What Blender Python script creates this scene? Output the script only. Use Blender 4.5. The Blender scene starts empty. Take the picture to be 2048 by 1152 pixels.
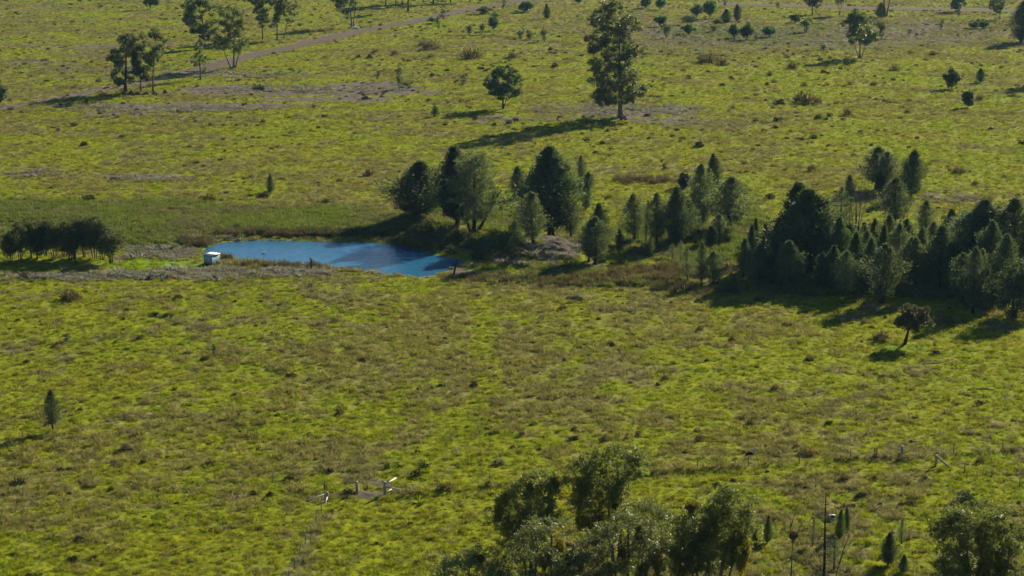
import bpy, math, random
import numpy as np
from mathutils import Vector

S = bpy.context.scene
COL = S.collection
# ---------------------------------------------------------------- camera
CAM_H, FPX, CX, CY = 64.0, 3976.0, 1024.0, 576.0
PITCH = math.atan(881.0 / FPX)
cam_d = bpy.data.cameras.new('camera')
cam_d.sensor_width = 36.0
cam_d.lens = FPX * 36.0 / 2048.0
cam_d.clip_start = 1.0
cam_d.clip_end = 20000.0
cam = bpy.data.objects.new('camera', cam_d)
cam.location = (0, 0, CAM_H)
cam.rotation_euler = (math.pi / 2 - PITCH, 0, 0)
COL.objects.link(cam)
S.camera = cam
# ---------------------------------------------------------------- sky, sun, exposure
SUN_EL, SUN_AZ = math.radians(25.0), math.radians(36.0)      # azimuth from +Y towards +X
world = bpy.data.worlds.new('World')
S.world = world
world.use_nodes = True
wn = world.node_tree
wn.nodes.clear()
w_out = wn.nodes.new('ShaderNodeOutputWorld')
w_bg = wn.nodes.new('ShaderNodeBackground')
w_sky = wn.nodes.new('ShaderNodeTexSky')
w_sky.sky_type = 'NISHITA'
w_sky.sun_disc = False
w_sky.sun_elevation = SUN_EL
w_sky.sun_rotation = SUN_AZ
w_sky.air_density = 1.0
w_sky.dust_density = 0.1
w_sky.ozone_density = 4.0
w_bg.inputs['Strength'].default_value = 0.042
wn.links.new(w_sky.outputs[0], w_bg.inputs['Color'])
wn.links.new(w_bg.outputs[0], w_out.inputs['Surface'])
sun_d = bpy.data.lights.new('sun', 'SUN')
sun_d.energy = 4.6
sun_d.angle = math.radians(0.5)
sun_d.color = (1.0, 0.90, 0.68)
sun = bpy.data.objects.new('sun', sun_d)
sv = Vector((math.sin(SUN_AZ) * math.cos(SUN_EL), math.cos(SUN_AZ) * math.cos(SUN_EL), math.sin(SUN_EL)))
sun.rotation_euler = (-sv).to_track_quat('-Z', 'Y').to_euler()
sun.location = (200, 300, 300)
COL.objects.link(sun)
S.view_settings.view_transform = 'Standard'
S.view_settings.look = 'None'
S.view_settings.exposure = 1.24
S.view_settings.gamma = 1.0
S.view_settings.use_curve_mapping = False
S.render.engine = 'CYCLES'
cy = S.cycles
cy.use_denoising = True
cy.denoising_prefilter = 'ACCURATE'
cy.max_bounces = 6
cy.diffuse_bounces = 2
cy.glossy_bounces = 2
cy.transmission_bounces = 3
cy.volume_bounces = 0
cy.transparent_max_bounces = 4

# ---------------------------------------------------------------- numbers
rng = np.random.default_rng(7)
cp, sp = math.cos(PITCH), math.sin(PITCH)

def ray(px, py):
    a, b = px - CX, CY - py
    return a, FPX * cp + b * sp, -FPX * sp + b * cp

def P0(px, py, z=0.0):
    dx, dy, dz = ray(px, py)
    t = (z - CAM_H) / dz
    return dx * t, dy * t

def to_px(x, y, z=0.0):
    zc = y * cp - (z - CAM_H) * sp
    up = y * sp + (z - CAM_H) * cp
    return CX + FPX * x / zc, CY - FPX * up / zc

def ppm(x, y, z=0.0):
    return FPX / (y * cp - (z - CAM_H) * sp)

def hash2(xi, yi, seed):
    h = (xi.astype(np.int64) * 374761393 + yi.astype(np.int64) * 668265263 + seed * 1442695041) & 0x7fffffff
    h = ((h ^ (h >> 13)) * 1274126177) & 0x7fffffff
    h = (h ^ (h >> 16)) & 0xffff
    return h.astype(np.float64) / 65535.0

def vnoise(x, y, seed=0):
    xf, yf = np.floor(x), np.floor(y)
    fx, fy = x - xf, y - yf
    fx = fx * fx * (3 - 2 * fx)
    fy = fy * fy * (3 - 2 * fy)
    a = hash2(xf, yf, seed); b = hash2(xf + 1, yf, seed)
    c = hash2(xf, yf + 1, seed); d = hash2(xf + 1, yf + 1, seed)
    return (a + (b - a) * fx) * (1 - fy) + (c + (d - c) * fx) * fy

def fbm(x, y, seed=0, oct=3):
    s, amp, tot = 0, 1.0, 0.0
    for k in range(oct):
        s = s + amp * vnoise(x * 2 ** k + 17.3 * k, y * 2 ** k - 9.1 * k, seed + k)
        tot += amp
        amp *= 0.5
    return s / tot

def sstep(a, b, x):
    t = np.clip((x - a) / (b - a), 0, 1)
    return t * t * (3 - 2 * t)

def seg_dist(x, y, poly, closed=False):
    d = np.full(np.shape(x), 1e9)
    n = len(poly)
    for i in range(n if closed else n - 1):
        ax, ay = poly[i]
        bx, by = poly[(i + 1) % n]
        ux, uy = bx - ax, by - ay
        t = np.clip(((x - ax) * ux + (y - ay) * uy) / (ux * ux + uy * uy), 0, 1)
        d = np.minimum(d, np.hypot(x - ax - t * ux, y - ay - t * uy))
    return d

def inside(x, y, poly):
    r = np.zeros(np.shape(x), bool)
    n = len(poly)
    for i in range(n):
        ax, ay = poly[i]
        bx, by = poly[(i + 1) % n]
        c = ((ay > y) != (by > y)) & (x < (bx - ax) * (y - ay) / (by - ay + 1e-12) + ax)
        r ^= c
    return r

# ---------------------------------------------------------------- layout of the ground
WATER_Z = -0.35
POND = [P0(a, b, WATER_Z) for a, b in [(403, 503), (415, 494), (432, 487), (470, 483), (520, 481), (600, 482), (680, 484), (750, 485),
        (785, 488), (815, 496), (850, 503), (872, 511), (905, 516), (925, 521), (936, 526), (918, 533), (892, 542), (870, 550),
        (845, 554), (800, 552), (770, 549), (740, 544), (705, 538), (660, 534), (600, 530), (550, 525), (490, 521), (450, 516), (418, 510)]]
ROAD = [P0(a, b) for a, b in [(380, 146), (440, 128), (520, 107), (600, 90), (700, 66), (780, 51), (870, 34), (930, 20), (1000, 8), (1090, -4), (1250, -18)]]
ROAD2 = [P0(a, b) for a, b in [(1440, 8), (1560, 11), (1650, 14), (1750, 17), (1850, 18), (1950, 20), (2060, 24), (2300, 32)]]
TRACK = [P0(a, b) for a, b in [(380, 147), (300, 163), (230, 175), (120, 196), (0, 216), (-200, 245)]]
DITCH = [P0(a, b) for a, b in [(870, 67), (935, 73), (960, 71), (1060, 82), (1180, 92), (1280, 101), (1350, 106), (1460, 115), (1560, 122), (1680, 134)]]
DITCH2 = [P0(a, b) for a, b in [(1790, 147), (1880, 153), (1990, 158), (2060, 163)]]
BUND = [P0(a, b) for a, b in [(800, 440), (860, 448), (930, 462), (985, 478), (1020, 492)]]
TRAIL = [P0(a, b) for a, b in [(955, 600), (975, 650), (968, 700), (985, 750), (980, 790), (930, 830), (900, 870), (850, 905), (790, 955), (745, 985)]]
FENCE = [P0(a, b) for a, b in [(775, 988), (812, 984), (875, 978), (979, 969), (1060, 962), (1180, 953), (1288, 945), (1395, 937), (1497, 931), (1598, 926), (1701, 918), (1804, 913), (1907, 906), (2005, 900), (2090, 893)]]
FENCE2 = [P0(a, b) for a, b in [(655, 1003), (643, 1023), (632, 1048), (622, 1074), (611, 1095), (600, 1118), (589, 1138), (578, 1164), (566, 1195)]]
MOWN = [P0(a, b) for a, b in [(660, 1010), (800, 1000), (1000, 984), (1290, 958), (1500, 943), (1700, 930), (1900, 938), (1990, 965), (2080, 1005)]]
MX, MY = P0(1096, 508)
road_all = [(ROAD, 3.5), (ROAD2, 8.0)]

def near_road(x, y):
    m = np.zeros(np.shape(x))
    for r, hw in road_all:
        m = np.maximum(m, 1 - sstep(hw, hw + 4.0, seg_dist(x, y, r)))
    return m

def height(x, y, micro=True):
    x = np.asarray(x, float); y = np.asarray(y, float)
    z = 1.1 * (fbm(x / 130.0, y / 130.0, 3, 2) - 0.5)
    dp = seg_dist(x, y, POND, True)
    ins = inside(x, y, POND)
    z = np.where(ins, WATER_Z - 0.06 - 0.5 * np.minimum(dp / 2.5, 1), (WATER_Z + 0.07) + (z - WATER_Z - 0.07) * sstep(0, 14, dp))
    out = sstep(0.5, 4, np.where(ins, 0, dp))
    z = z + out * 2.9 * np.exp(-(((x - MX) / 5.4) ** 2 + ((y - MY) / 7.5) ** 2) ** 1.3)
    z = z + out * 1.1 * np.exp(-(seg_dist(x, y, BUND) / 4.5) ** 2)
    if micro:
        rd = near_road(x, y)
        k = out * (1 - 0.95 * rd)
        n1 = vnoise(x / 1.1, y / 1.1, 11)
        n2 = vnoise(x / 2.7, y / 2.7, 12)
        n3 = fbm(x / 7.0, y / 7.0, 13, 2)
        z = z + k * (0.17 * n1 * n1 + 0.20 * n2 * n3 + 0.25 * (n3 - 0.5))
        z = z + 0.28 * np.exp(-(seg_dist(x, y, FENCE) / .8) ** 2)
        dd = np.minimum(seg_dist(x, y, DITCH), seg_dist(x, y, DITCH2))
        z = z - 0.9 * np.exp(-(dd / 1.3) ** 2) * (vnoise(x / 9, y / 9, 4) > 0.33)
    return z

def P(px, py):
    z = 0.0
    for _ in range(5):
        x, y = P0(px, py, z)
        z = float(height(np.array([x]), np.array([y]))[0])
    return x, y, z

def PM(pts):
    """many pixels at once -> ground points"""
    a = np.array(pts, float)
    z = np.zeros(len(a))
    for _ in range(4):
        dx, dy, dz = ray(a[:, 0], a[:, 1])
        t = (z - CAM_H) / dz
        x, y = dx * t, dy * t
        z = height(x, y)
    return np.stack([x, y, z], 1)

# ground cover masks; ellipses (cx, cy, rx, ry, strength) are the patches one sees in the paddock
DRYE = [(180, 60, 260, 22, .35), (140, 85, 220, 14, .3), (60, 340, 220, 45, .3), (330, 360, 140, 30, .3), (1100, 100, 260, 26, .45), (1400, 70, 260, 40, .8),
        (1800, 60, 260, 36, .7), (1030, 600, 330, 30, .35), (1150, 690, 420, 60, .35), (700, 740, 330, 70, .3), (1350, 830, 420, 70, .3), (900, 860, 300, 60, .25),
        (500, 900, 260, 50, .3), (1700, 960, 260, 50, .15), (1560, 1000, 200, 60, .15), (250, 850, 200, 40, .25), (1550, 640, 260, 30, .15), (1180, 560, 340, 24, .3), (620, 320, 260, 20, .15)]
GRNE = [(520, 130, 300, 30, .5), (900, 130, 240, 22, .55), (300, 30, 260, 20, .25), (560, 250, 300, 30, .3), (250, 280, 260, 20, .2), (800, 200, 160, 30, .4), (1500, 190, 500, 50, .5), (1800, 300, 340, 60, .45), (1300, 380, 260, 30, .5),
        (1900, 420, 200, 40, .5), (330, 590, 360, 40, .45), (150, 650, 260, 60, .35), (120, 760, 160, 60, .3), (700, 575, 160, 22, .45), (1950, 800, 200, 70, .4), (1850, 690, 240, 30, .35), (860, 870, 160, 20, .25),
        (800, 1080, 160, 90, .6), (650, 130, 200, 20, .4), (1150, 250, 260, 30, .3), (330, 150, 220, 30, .3), (1000, 950, 120, 30, .1), (280, 520, 60, 14, .6), (330, 1050, 280, 90, .3), (180, 880, 220, 60, .2), (1250, 620, 200, 20, .1)]
SOILE = [(600, 186, 280, 7, .95), (420, 178, 130, 6, .85), (740, 172, 110, 8, .9), (690, 200, 160, 7, .85), (350, 214, 240, 8, .85), (240, 228, 160, 5, .6), (560, 210, 200, 3, .6), (60, 120, 70, 5, .5), (150, 155, 90, 4, .6),
         (1270, 228, 180, 9, .75), (1180, 215, 120, 4, .5), (1330, 240, 110, 6, .6), (745, 983, 34, 7, 1.0), (765, 960, 22, 8, .6), (240, 515, 22, 14, .8), (120, 552, 120, 6, .5), (300, 560, 110, 5, .45), (930, 540, 42, 9, 1.0),
         (1100, 505, 75, 26, .9), (1190, 527, 40, 7, .7), (1760, 393, 60, 5, .8), (1890, 560, 140, 16, .45), (1700, 565, 140, 12, .4), (1120, 358, 60, 4, .3), (300, 352, 60, 6, .5), (360, 360, 50, 4, .5), (1190, 8, 260, 3, .5),
         (1690, 630, 60, 3, .6), (2000, 655, 60, 5, .5), (1030, 408, 30, 5, .4), (1020, 240, 100, 8, .4), (1400, 62, 320, 28, .46), (1800, 66, 320, 30, .44), (150, 88, 260, 14, .40), (660, 80, 100, 10, .3), (60, 20, 120, 8, .35), (1100, 92, 200, 18, .38), (60, 340, 120, 24, .3), (30, 350, 60, 5, .4), (870, 1000, 160, 16, .25)]
LUSH = [(440, 497, 45, 7, 1.), (760, 484, 60, 3, 1.), (870, 507, 60, 6, 1.), (920, 518, 40, 4, 1.), (960, 540, 30, 4, .8), (560, 481, 80, 3, .8), (1000, 536, 50, 8, .7), (1810, 690, 60, 6, .8), (300, 528, 130, 8, .8), (1250, 500, 40, 6, .3)]
ORNG = [(1930, 415, 110, 8, .9), (1760, 160, 260, 10, .3), (1600, 250, 300, 20, .3), (1200, 380, 120, 8, .4), (1300, 690, 200, 20, .3), (560, 880, 200, 30, .2), (1450, 545, 60, 10, .6), (930, 320, 160, 16, .35), (1830, 100, 220, 18, .35), (2030, 640, 60, 6, .4)]

def esum(px, py, E):
    s = np.zeros(np.shape(px))
    for cx, cy_, rx, ry, k in E:
        s = np.maximum(s, k * np.exp(-(((px - cx) / rx) ** 2 + ((py - cy_) / ry) ** 2)))
    return s

def cover(x, y):
    """dry, soil, lush, orange in 0..1"""
    px, py = to_px(x, np.maximum(y, 60.0))
    n_big = fbm(x / 26.0, y / 40.0, 21, 3)
    n_mid = fbm(x / 7.0, y / 11.0, 22, 3)
    n_sml = fbm(x / 2.2, y / 3.0, 23, 2)
    fr = sstep(330, 520, y)
    n_ban = fbm(x / 16.0, y / 6.5, 27, 3)
    d = 0.345 + 0.085 * fr + 1.0 * (n_big - 0.5) + 1.0 * (n_mid - 0.5) + (0.3 + 1.9 * fr) * (n_ban - 0.5) + 1.2 * (n_sml - 0.5) + 0.75 * esum(px, py, DRYE) - 0.85 * esum(px, py, GRNE)
    tr = seg_dist(x, y, TRAIL)
    d = d - 0.75 * np.exp(-(np.abs(tr - 0.9) / 0.75) ** 2) - 0.7 * np.exp(-(seg_dist(x, y, MOWN) / 2.2) ** 4)
    d = d + 0.55 * np.exp(-(np.minimum(seg_dist(x, y, FENCE), seg_dist(x, y, FENCE2)) / 0.9) ** 2)
    soil = esum(px, py, SOILE) * 1.8 - 0.25 + 1.3 * (n_mid - 0.5) + 0.9 * (n_sml - 0.5)
    soil = np.where(esum(px, py, SOILE) < 0.05, 0.75 * sstep(0.73, .85, n_mid * .6 + n_sml * .4) , soil)
    soil = np.maximum(soil, (1 - sstep(2, 4.5, seg_dist(x, y, TRACK) + 3 * (n_mid - .5))) * .85)
    soil = np.maximum(soil, near_road(x, y) * (0.55 + 1.0 * (n_mid - .3)))
    dd = np.minimum(seg_dist(x, y, DITCH), seg_dist(x, y, DITCH2))
    soil = np.maximum(soil, 0.7 * np.exp(-(dd / 1.6) ** 2))
    dp = seg_dist(x, y, POND, True)
    soil = np.where(inside(x, y, POND), 0.9, soil)
    lush = esum(px, py, LUSH) * 1.3 + 0.6 * (n_mid - .5)
    org = esum(px, py, ORNG) + 0.9 * (fbm(x / 15, y / 20, 31, 3) - 0.62)
    return np.clip(d, 0, 1), np.clip(soil, 0, 1), np.clip(lush, 0, 1) * (esum(px, py, LUSH) > .04), np.clip(org, 0, 1)

# ---------------------------------------------------------------- mesh helpers
def mk_mesh(name, V, F, mats, smooth=False, attrs=None, mat_idx=None):
    me = bpy.data.meshes.new(name)
    V = np.asarray(V, np.float32)
    if isinstance(F, np.ndarray):
        k = F.shape[1]
        loops = F.astype(np.int32).ravel()
        starts = np.arange(0, len(loops), k, dtype=np.int32)
    else:
        ln = np.array([len(f) for f in F], np.int32)
        loops = np.array([i for f in F for i in f], np.int32)
        starts = np.concatenate([[0], np.cumsum(ln)[:-1]]).astype(np.int32)
    me.vertices.add(len(V))
    me.vertices.foreach_set('co', V.ravel())
    me.loops.add(len(loops))
    me.loops.foreach_set('vertex_index', loops)
    me.polygons.add(len(starts))
    me.polygons.foreach_set('loop_start', starts)
    if smooth:
        me.polygons.foreach_set('use_smooth', np.ones(len(starts), bool))
    for m in (mats if isinstance(mats, (list, tuple)) else [mats]):
        me.materials.append(m)
    if mat_idx is not None:
        me.polygons.foreach_set('material_index', np.asarray(mat_idx, np.int32))
    for an, av in (attrs or {}).items():
        av = np.asarray(av, np.float32)
        a = me.attributes.new(an, 'FLOAT' if av.ndim == 1 else 'FLOAT_VECTOR', 'POINT')
        a.data.foreach_set('value' if av.ndim == 1 else 'vector', av.ravel())
    me.update(calc_edges=True)
    return me

def link(name, me, parent=None, loc=None, rz=0.0, scl=None):
    o = bpy.data.objects.new(name, me)
    COL.objects.link(o)
    if parent is not None:
        o.parent = parent
    if loc is not None:
        o.location = loc
    if rz:
        o.rotation_euler = (0, 0, rz)
    if scl is not None:
        o.scale = scl
    return o

def tag(o, label=None, cat=None, group=None, kind=None):
    if label: o['label'] = label
    if cat: o['category'] = cat
    if group: o['group'] = group
    if kind: o['kind'] = kind
    return o

class MB:
    """collects vertices and faces of one mesh"""
    def __init__(self):
        self.V, self.F, self.n = [], [], 0
    def add(self, V, F):
        V = np.asarray(V, float)
        self.V.append(V)
        self.F.extend([tuple(int(i) + self.n for i in f) for f in F])
        self.n += len(V)
        return self
    def tube(self, pts, rad, sides=6, cap=True):
        pts = np.asarray(pts, float)
        k = len(pts)
        rad = np.full(k, rad, float) if np.isscalar(rad) else np.asarray(rad, float)
        t = np.gradient(pts, axis=0)
        t /= np.linalg.norm(t, axis=1)[:, None] + 1e-9
        ref = np.array([0, 1, 0]) if abs(t[:, 1]).mean() < 0.8 else np.array([1, 0, 0])
        a = np.cross(t, ref); a /= np.linalg.norm(a, axis=1)[:, None] + 1e-9
        b = np.cross(t, a)
        ang = np.linspace(0, 2 * math.pi, sides, endpoint=False)
        V = pts[:, None] + rad[:, None, None] * (a[:, None] * np.cos(ang)[None, :, None] + b[:, None] * np.sin(ang)[None, :, None])
        F = []
        for i in range(k - 1):
            for j in range(sides):
                j2 = (j + 1) % sides
                F.append((i * sides + j, (i + 1) * sides + j, (i + 1) * sides + j2, i * sides + j2))
        if cap:
            F.append(tuple(range(sides)))
            F.append(tuple(range((k - 1) * sides, k * sides))[::-1])
        return self.add(V.reshape(-1, 3), F)
    def box(self, c, s, rz=0.0, ry=0.0, bev=0.0):
        x, y, z = (np.array(s) / 2)
        if bev <= 0:
            V = np.array([(i * x, j * y, k * z) for i in (-1, 1) for j in (-1, 1) for k in (-1, 1)], float)
            F = [(0, 1, 3, 2), (4, 6, 7, 5), (0, 4, 5, 1), (2, 3, 7, 6), (0, 2, 6, 4), (1, 5, 7, 3)]
        else:
            ring = [(-x + bev, -y), (x - bev, -y), (x, -y + bev), (x, y - bev), (x - bev, y), (-x + bev, y), (-x, y - bev), (-x, -y + bev)]
            inn = [(a * (x - bev) / x, b * (y - bev) / y) for a, b in ring]
            V = np.array([(a, b, -z) for a, b in ring] + [(a, b, z - bev) for a, b in ring] + [(a, b, z) for a, b in inn], float)
            F = [tuple(range(8))[::-1], tuple(range(16, 24))]
            for l in (0, 8):
                F += [(l + i, l + (i + 1) % 8, l + 8 + (i + 1) % 8, l + 8 + i) for i in range(8)]
        if ry:
            c_, s_ = math.cos(ry), math.sin(ry)
            V = V @ np.array([[c_, 0, -s_], [0, 1, 0], [s_, 0, c_]])
        if rz:
            c_, s_ = math.cos(rz), math.sin(rz)
            V = V @ np.array([[c_, s_, 0], [-s_, c_, 0], [0, 0, 1]])
        return self.add(V + np.array(c, float), F)
    def mesh(self, name, mat, smooth=False):
        return mk_mesh(name, np.concatenate(self.V), self.F, mat, smooth)

# ---------------------------------------------------------------- materials
def new_mat(name):
    m = bpy.data.materials.new(name)
    m.use_nodes = True
    m.node_tree.nodes.clear()
    return m, m.node_tree.nodes, m.node_tree.links

def N(nodes, t, **kw):
    n = nodes.new(t)
    for k, v in kw.items():
        setattr(n, k, v)
    return n

def mixc(nd, lk, fac, a, b, blend='MIX'):
    m = nd.new('ShaderNodeMix')
    m.data_type = 'RGBA'
    m.blend_type = blend
    for sock, v in ((m.inputs[0], fac), (m.inputs[6], a), (m.inputs[7], b)):
        if hasattr(v, 'is_linked'):
            lk.new(v, sock)
        elif isinstance(v, (int, float)):
            sock.default_value = v
        else:
            sock.default_value = (*v, 1) if len(v) == 3 else v
    return m.outputs[2]

def mth(nd, lk, op, a, b=None, clamp=False):
    m = nd.new('ShaderNodeMath')
    m.operation = op
    m.use_clamp = clamp
    for i, v in enumerate((a, b)):
        if v is None: continue
        if hasattr(v, 'is_linked'): lk.new(v, m.inputs[i])
        else: m.inputs[i].default_value = v
    return m.outputs[0]

def remap(nd, lk, v, a, b, c=0.0, d=1.0):
    m = nd.new('ShaderNodeMapRange')
    m.interpolation_type = 'SMOOTHSTEP'
    lk.new(v, m.inputs[0])
    for i, q in enumerate((a, b, c, d)):
        m.inputs[i + 1].default_value = q
    return m.outputs[0]

def noise(nd, lk, co, scale, detail=3.0, rough=0.6, vec_scale=None):
    if vec_scale is not None:
        mp = nd.new('ShaderNodeMapping')
        mp.inputs['Scale'].default_value = vec_scale
        lk.new(co, mp.inputs[0])
        co = mp.outputs[0]
    n = nd.new('ShaderNodeTexNoise')
    n.inputs['Scale'].default_value = scale
    n.inputs['Detail'].default_value = detail
    n.inputs['Roughness'].default_value = rough
    lk.new(co, n.inputs['Vector'])
    return n.outputs['Fac']

def solid(name, col, rough=0.85, spec=0.3, var=0.25, scale=3.0, bump=0.0, coords='Object'):
    m, nd, lk = new_mat(name)
    out = N(nd, 'ShaderNodeOutputMaterial')
    b = N(nd, 'ShaderNodeBsdfPrincipled')
    tc = N(nd, 'ShaderNodeTexCoord')
    n = noise(nd, lk, tc.outputs[coords], scale, 4)
    c = mixc(nd, lk, n, [q * (1 - var) for q in col], [q * (1 + var) for q in col])
    lk.new(c, b.inputs['Base Color'])
    b.inputs['Roughness'].default_value = rough
    b.inputs['Specular IOR Level'].default_value = spec
    if bump:
        bp = N(nd, 'ShaderNodeBump')
        bp.inputs['Strength'].default_value = bump
        bp.inputs['Distance'].default_value = 0.042
        lk.new(n, bp.inputs['Height'])
        lk.new(bp.outputs[0], b.inputs['Normal'])
    lk.new(b.outputs[0], out.inputs[0])
    return m

def leafmat(name, c1, c2, trans=0.35, tcol=None, rough=0.5, spec=0.35, objvar=0.25, tint=None):
    """leaf: two colours spread leaf by leaf, some light passing through"""
    m, nd, lk = new_mat(name)
    out = N(nd, 'ShaderNodeOutputMaterial')
    b = N(nd, 'ShaderNodeBsdfPrincipled')
    geo = N(nd, 'ShaderNodeNewGeometry')
    oi = N(nd, 'ShaderNodeObjectInfo')
    tc = N(nd, 'ShaderNodeTexCoord')
    cl = noise(nd, lk, tc.outputs['Object'], 0.55, 2)
    f = mth(nd, lk, 'ADD', mth(nd, lk, 'MULTIPLY', geo.outputs['Random Per Island'], 0.55), mth(nd, lk, 'MULTIPLY', remap(nd, lk, cl, 0.35, 0.65), 0.45))
    col = mixc(nd, lk, f, c1, c2)
    if tint:
        at = N(nd, 'ShaderNodeAttribute', attribute_type='INSTANCER', attribute_name='tint')
        col = mixc(nd, lk, at.outputs['Fac'], col, mixc(nd, lk, f, tint[0], tint[1]))
    v = remap(nd, lk, oi.outputs['Random'], 0, 1, 1 - objvar, 1 + objvar)
    hs = N(nd, 'ShaderNodeHueSaturation')
    lk.new(v, hs.inputs['Value'])
    lk.new(col, hs.inputs['Color'])
    col = hs.outputs[0]
    lk.new(col, b.inputs['Base Color'])
    b.inputs['Roughness'].default_value = rough
    b.inputs['Specular IOR Level'].default_value = spec
    tr = N(nd, 'ShaderNodeBsdfTranslucent')
    tm = mixc(nd, lk, 1.0, col, tcol or (1.6, 1.7, 0.7), 'MULTIPLY')
    lk.new(tm, tr.inputs['Color'])
    mx = N(nd, 'ShaderNodeMixShader')
    mx.inputs[0].default_value = trans
    lk.new(b.outputs[0], mx.inputs[1])
    lk.new(tr.outputs[0], mx.inputs[2])
    lk.new(mx.outputs[0], out.inputs[0])
    return m

def ground_mat():
    m, nd, lk = new_mat('paddock_grass')
    out = N(nd, 'ShaderNodeOutputMaterial')
    b = N(nd, 'ShaderNodeBsdfPrincipled')
    geo = N(nd, 'ShaderNodeNewGeometry')
    pos = geo.outputs['Position']
    A = {k: N(nd, 'ShaderNodeAttribute', attribute_name=k).outputs['Fac'] for k in ('dry', 'soil', 'lush', 'orange')}
    n_f = noise(nd, lk, pos, 1.6, 5, 0.7)
    n_m = noise(nd, lk, pos, 0.35, 4, 0.65)
    n_b = noise(nd, lk, pos, 0.06, 3, 0.6)
    grn = mixc(nd, lk, remap(nd, lk, n_m, 0.3, 0.7), (0.140, 0.178, 0.003), (0.270, 0.275, 0.003))
    grn = mixc(nd, lk, remap(nd, lk, n_b, 0.35, 0.7), grn, (0.205, 0.235, 0.003))
    grn = mixc(nd, lk, remap(nd, lk, n_f, 0.38, 0.62), mixc(nd, lk, 0.5, grn, (0.05, 0.07, 0.012)), grn)
    grn = mixc(nd, lk, mth(nd, lk, 'MULTIPLY', A['orange'], 0.55), grn, (0.24, 0.13, 0.02))
    dry = mixc(nd, lk, remap(nd, lk, n_f, 0.3, 0.7), (0.125, 0.125, 0.026), (0.250, 0.225, 0.070))
    dry = mixc(nd, lk, remap(nd, lk, n_m, 0.4, 0.7), dry, (0.165, 0.175, 0.035))
    df = mth(nd, lk, 'ADD', A['dry'], mth(nd, lk, 'MULTIPLY', mth(nd, lk, 'SUBTRACT', n_f, 0.5), 1.1))
    col = mixc(nd, lk, remap(nd, lk, df, 0.28, 0.72), grn, dry)
    sl = mixc(nd, lk, remap(nd, lk, n_m, 0.3, 0.7), (0.090, 0.070, 0.058), (0.155, 0.122, 0.100))
    sf = mth(nd, lk, 'ADD', A['soil'], mth(nd, lk, 'MULTIPLY', mth(nd, lk, 'SUBTRACT', n_f, 0.5), 1.3))
    col = mixc(nd, lk, remap(nd, lk, sf, 0.42, 0.66), col, sl)
    lf = mth(nd, lk, 'ADD', A['lush'], mth(nd, lk, 'MULTIPLY', mth(nd, lk, 'SUBTRACT', n_f, 0.5), 0.8))
    col = mixc(nd, lk, remap(nd, lk, lf, 0.25, 0.6), col, (0.135, 0.225, 0.006))
    lk.new(col, b.inputs['Base Color'])
    b.inputs['Roughness'].default_value = 1.0
    b.inputs['Specular IOR Level'].default_value = 0.042
    bp = N(nd, 'ShaderNodeBump')
    bp.inputs['Strength'].default_value = 0.9
    bp.inputs['Distance'].default_value = 0.35
    lk.new(mth(nd, lk, 'ADD', n_f, mth(nd, lk, 'MULTIPLY', n_m, 1.2)), bp.inputs['Height'])
    lk.new(bp.outputs[0], b.inputs['Normal'])
    lk.new(b.outputs[0], out.inputs[0])
    return m

def water_mat():
    m, nd, lk = new_mat('pond_water')
    out = N(nd, 'ShaderNodeOutputMaterial')
    b = N(nd, 'ShaderNodeBsdfPrincipled')
    geo = N(nd, 'ShaderNodeNewGeometry')
    n1 = noise(nd, lk, geo.outputs['Position'], 1.3, 4, 0.65, (0.8, 0.55, 1.0))
    n2 = noise(nd, lk, geo.outputs['Position'], 0.12, 2)
    b.inputs['Base Color'].default_value = (0.020, 0.110, 0.215, 1)
    b.inputs['Roughness'].default_value = 0.1
    b.inputs['IOR'].default_value = 1.333
    bp = N(nd, 'ShaderNodeBump')
    bp.inputs['Distance'].default_value = 0.3
    lk.new(remap(nd, lk, n2, 0.35, 0.65, 0.5, 0.75), bp.inputs['Strength'])
    lk.new(n1, bp.inputs['Height'])
    lk.new(bp.outputs[0], b.inputs['Normal'])
    lk.new(b.outputs[0], out.inputs[0])
    return m

def road_mat():
    m, nd, lk = new_mat('road_gravel')
    out = N(nd, 'ShaderNodeOutputMaterial')
    b = N(nd, 'ShaderNodeBsdfPrincipled')
    geo = N(nd, 'ShaderNodeNewGeometry')
    pos = geo.outputs['Position']
    n1 = noise(nd, lk, pos, 0.5, 5, 0.7)
    n2 = noise(nd, lk, pos, 0.10, 4, 0.65)
    col = mixc(nd, lk, remap(nd, lk, n1, 0.3, 0.7), (0.066, 0.050, 0.036), (0.125, 0.094, 0.066))
    at = N(nd, 'ShaderNodeAttribute', attribute_name='verge').outputs['Fac']
    g = mth(nd, lk, 'ADD', at, mth(nd, lk, 'MULTIPLY', mth(nd, lk, 'SUBTRACT', n2, 0.5), 1.6))
    g = mth(nd, lk, 'ADD', g, mth(nd, lk, 'MULTIPLY', mth(nd, lk, 'SUBTRACT', n1, 0.5), 0.8))
    col = mixc(nd, lk, remap(nd, lk, g, 0.45, 0.75), col, (0.15, 0.155, 0.02))
    lk.new(col, b.inputs['Base Color'])
    b.inputs['Roughness'].default_value = 1.0
    b.inputs['Specular IOR Level'].default_value = 0.05
    bp = N(nd, 'ShaderNodeBump')
    bp.inputs['Strength'].default_value = 0.5
    bp.inputs['Distance'].default_value = 0.1
    lk.new(n1, bp.inputs['Height'])
    lk.new(bp.outputs[0], b.inputs['Normal'])
    lk.new(b.outputs[0], out.inputs[0])
    return m

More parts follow.
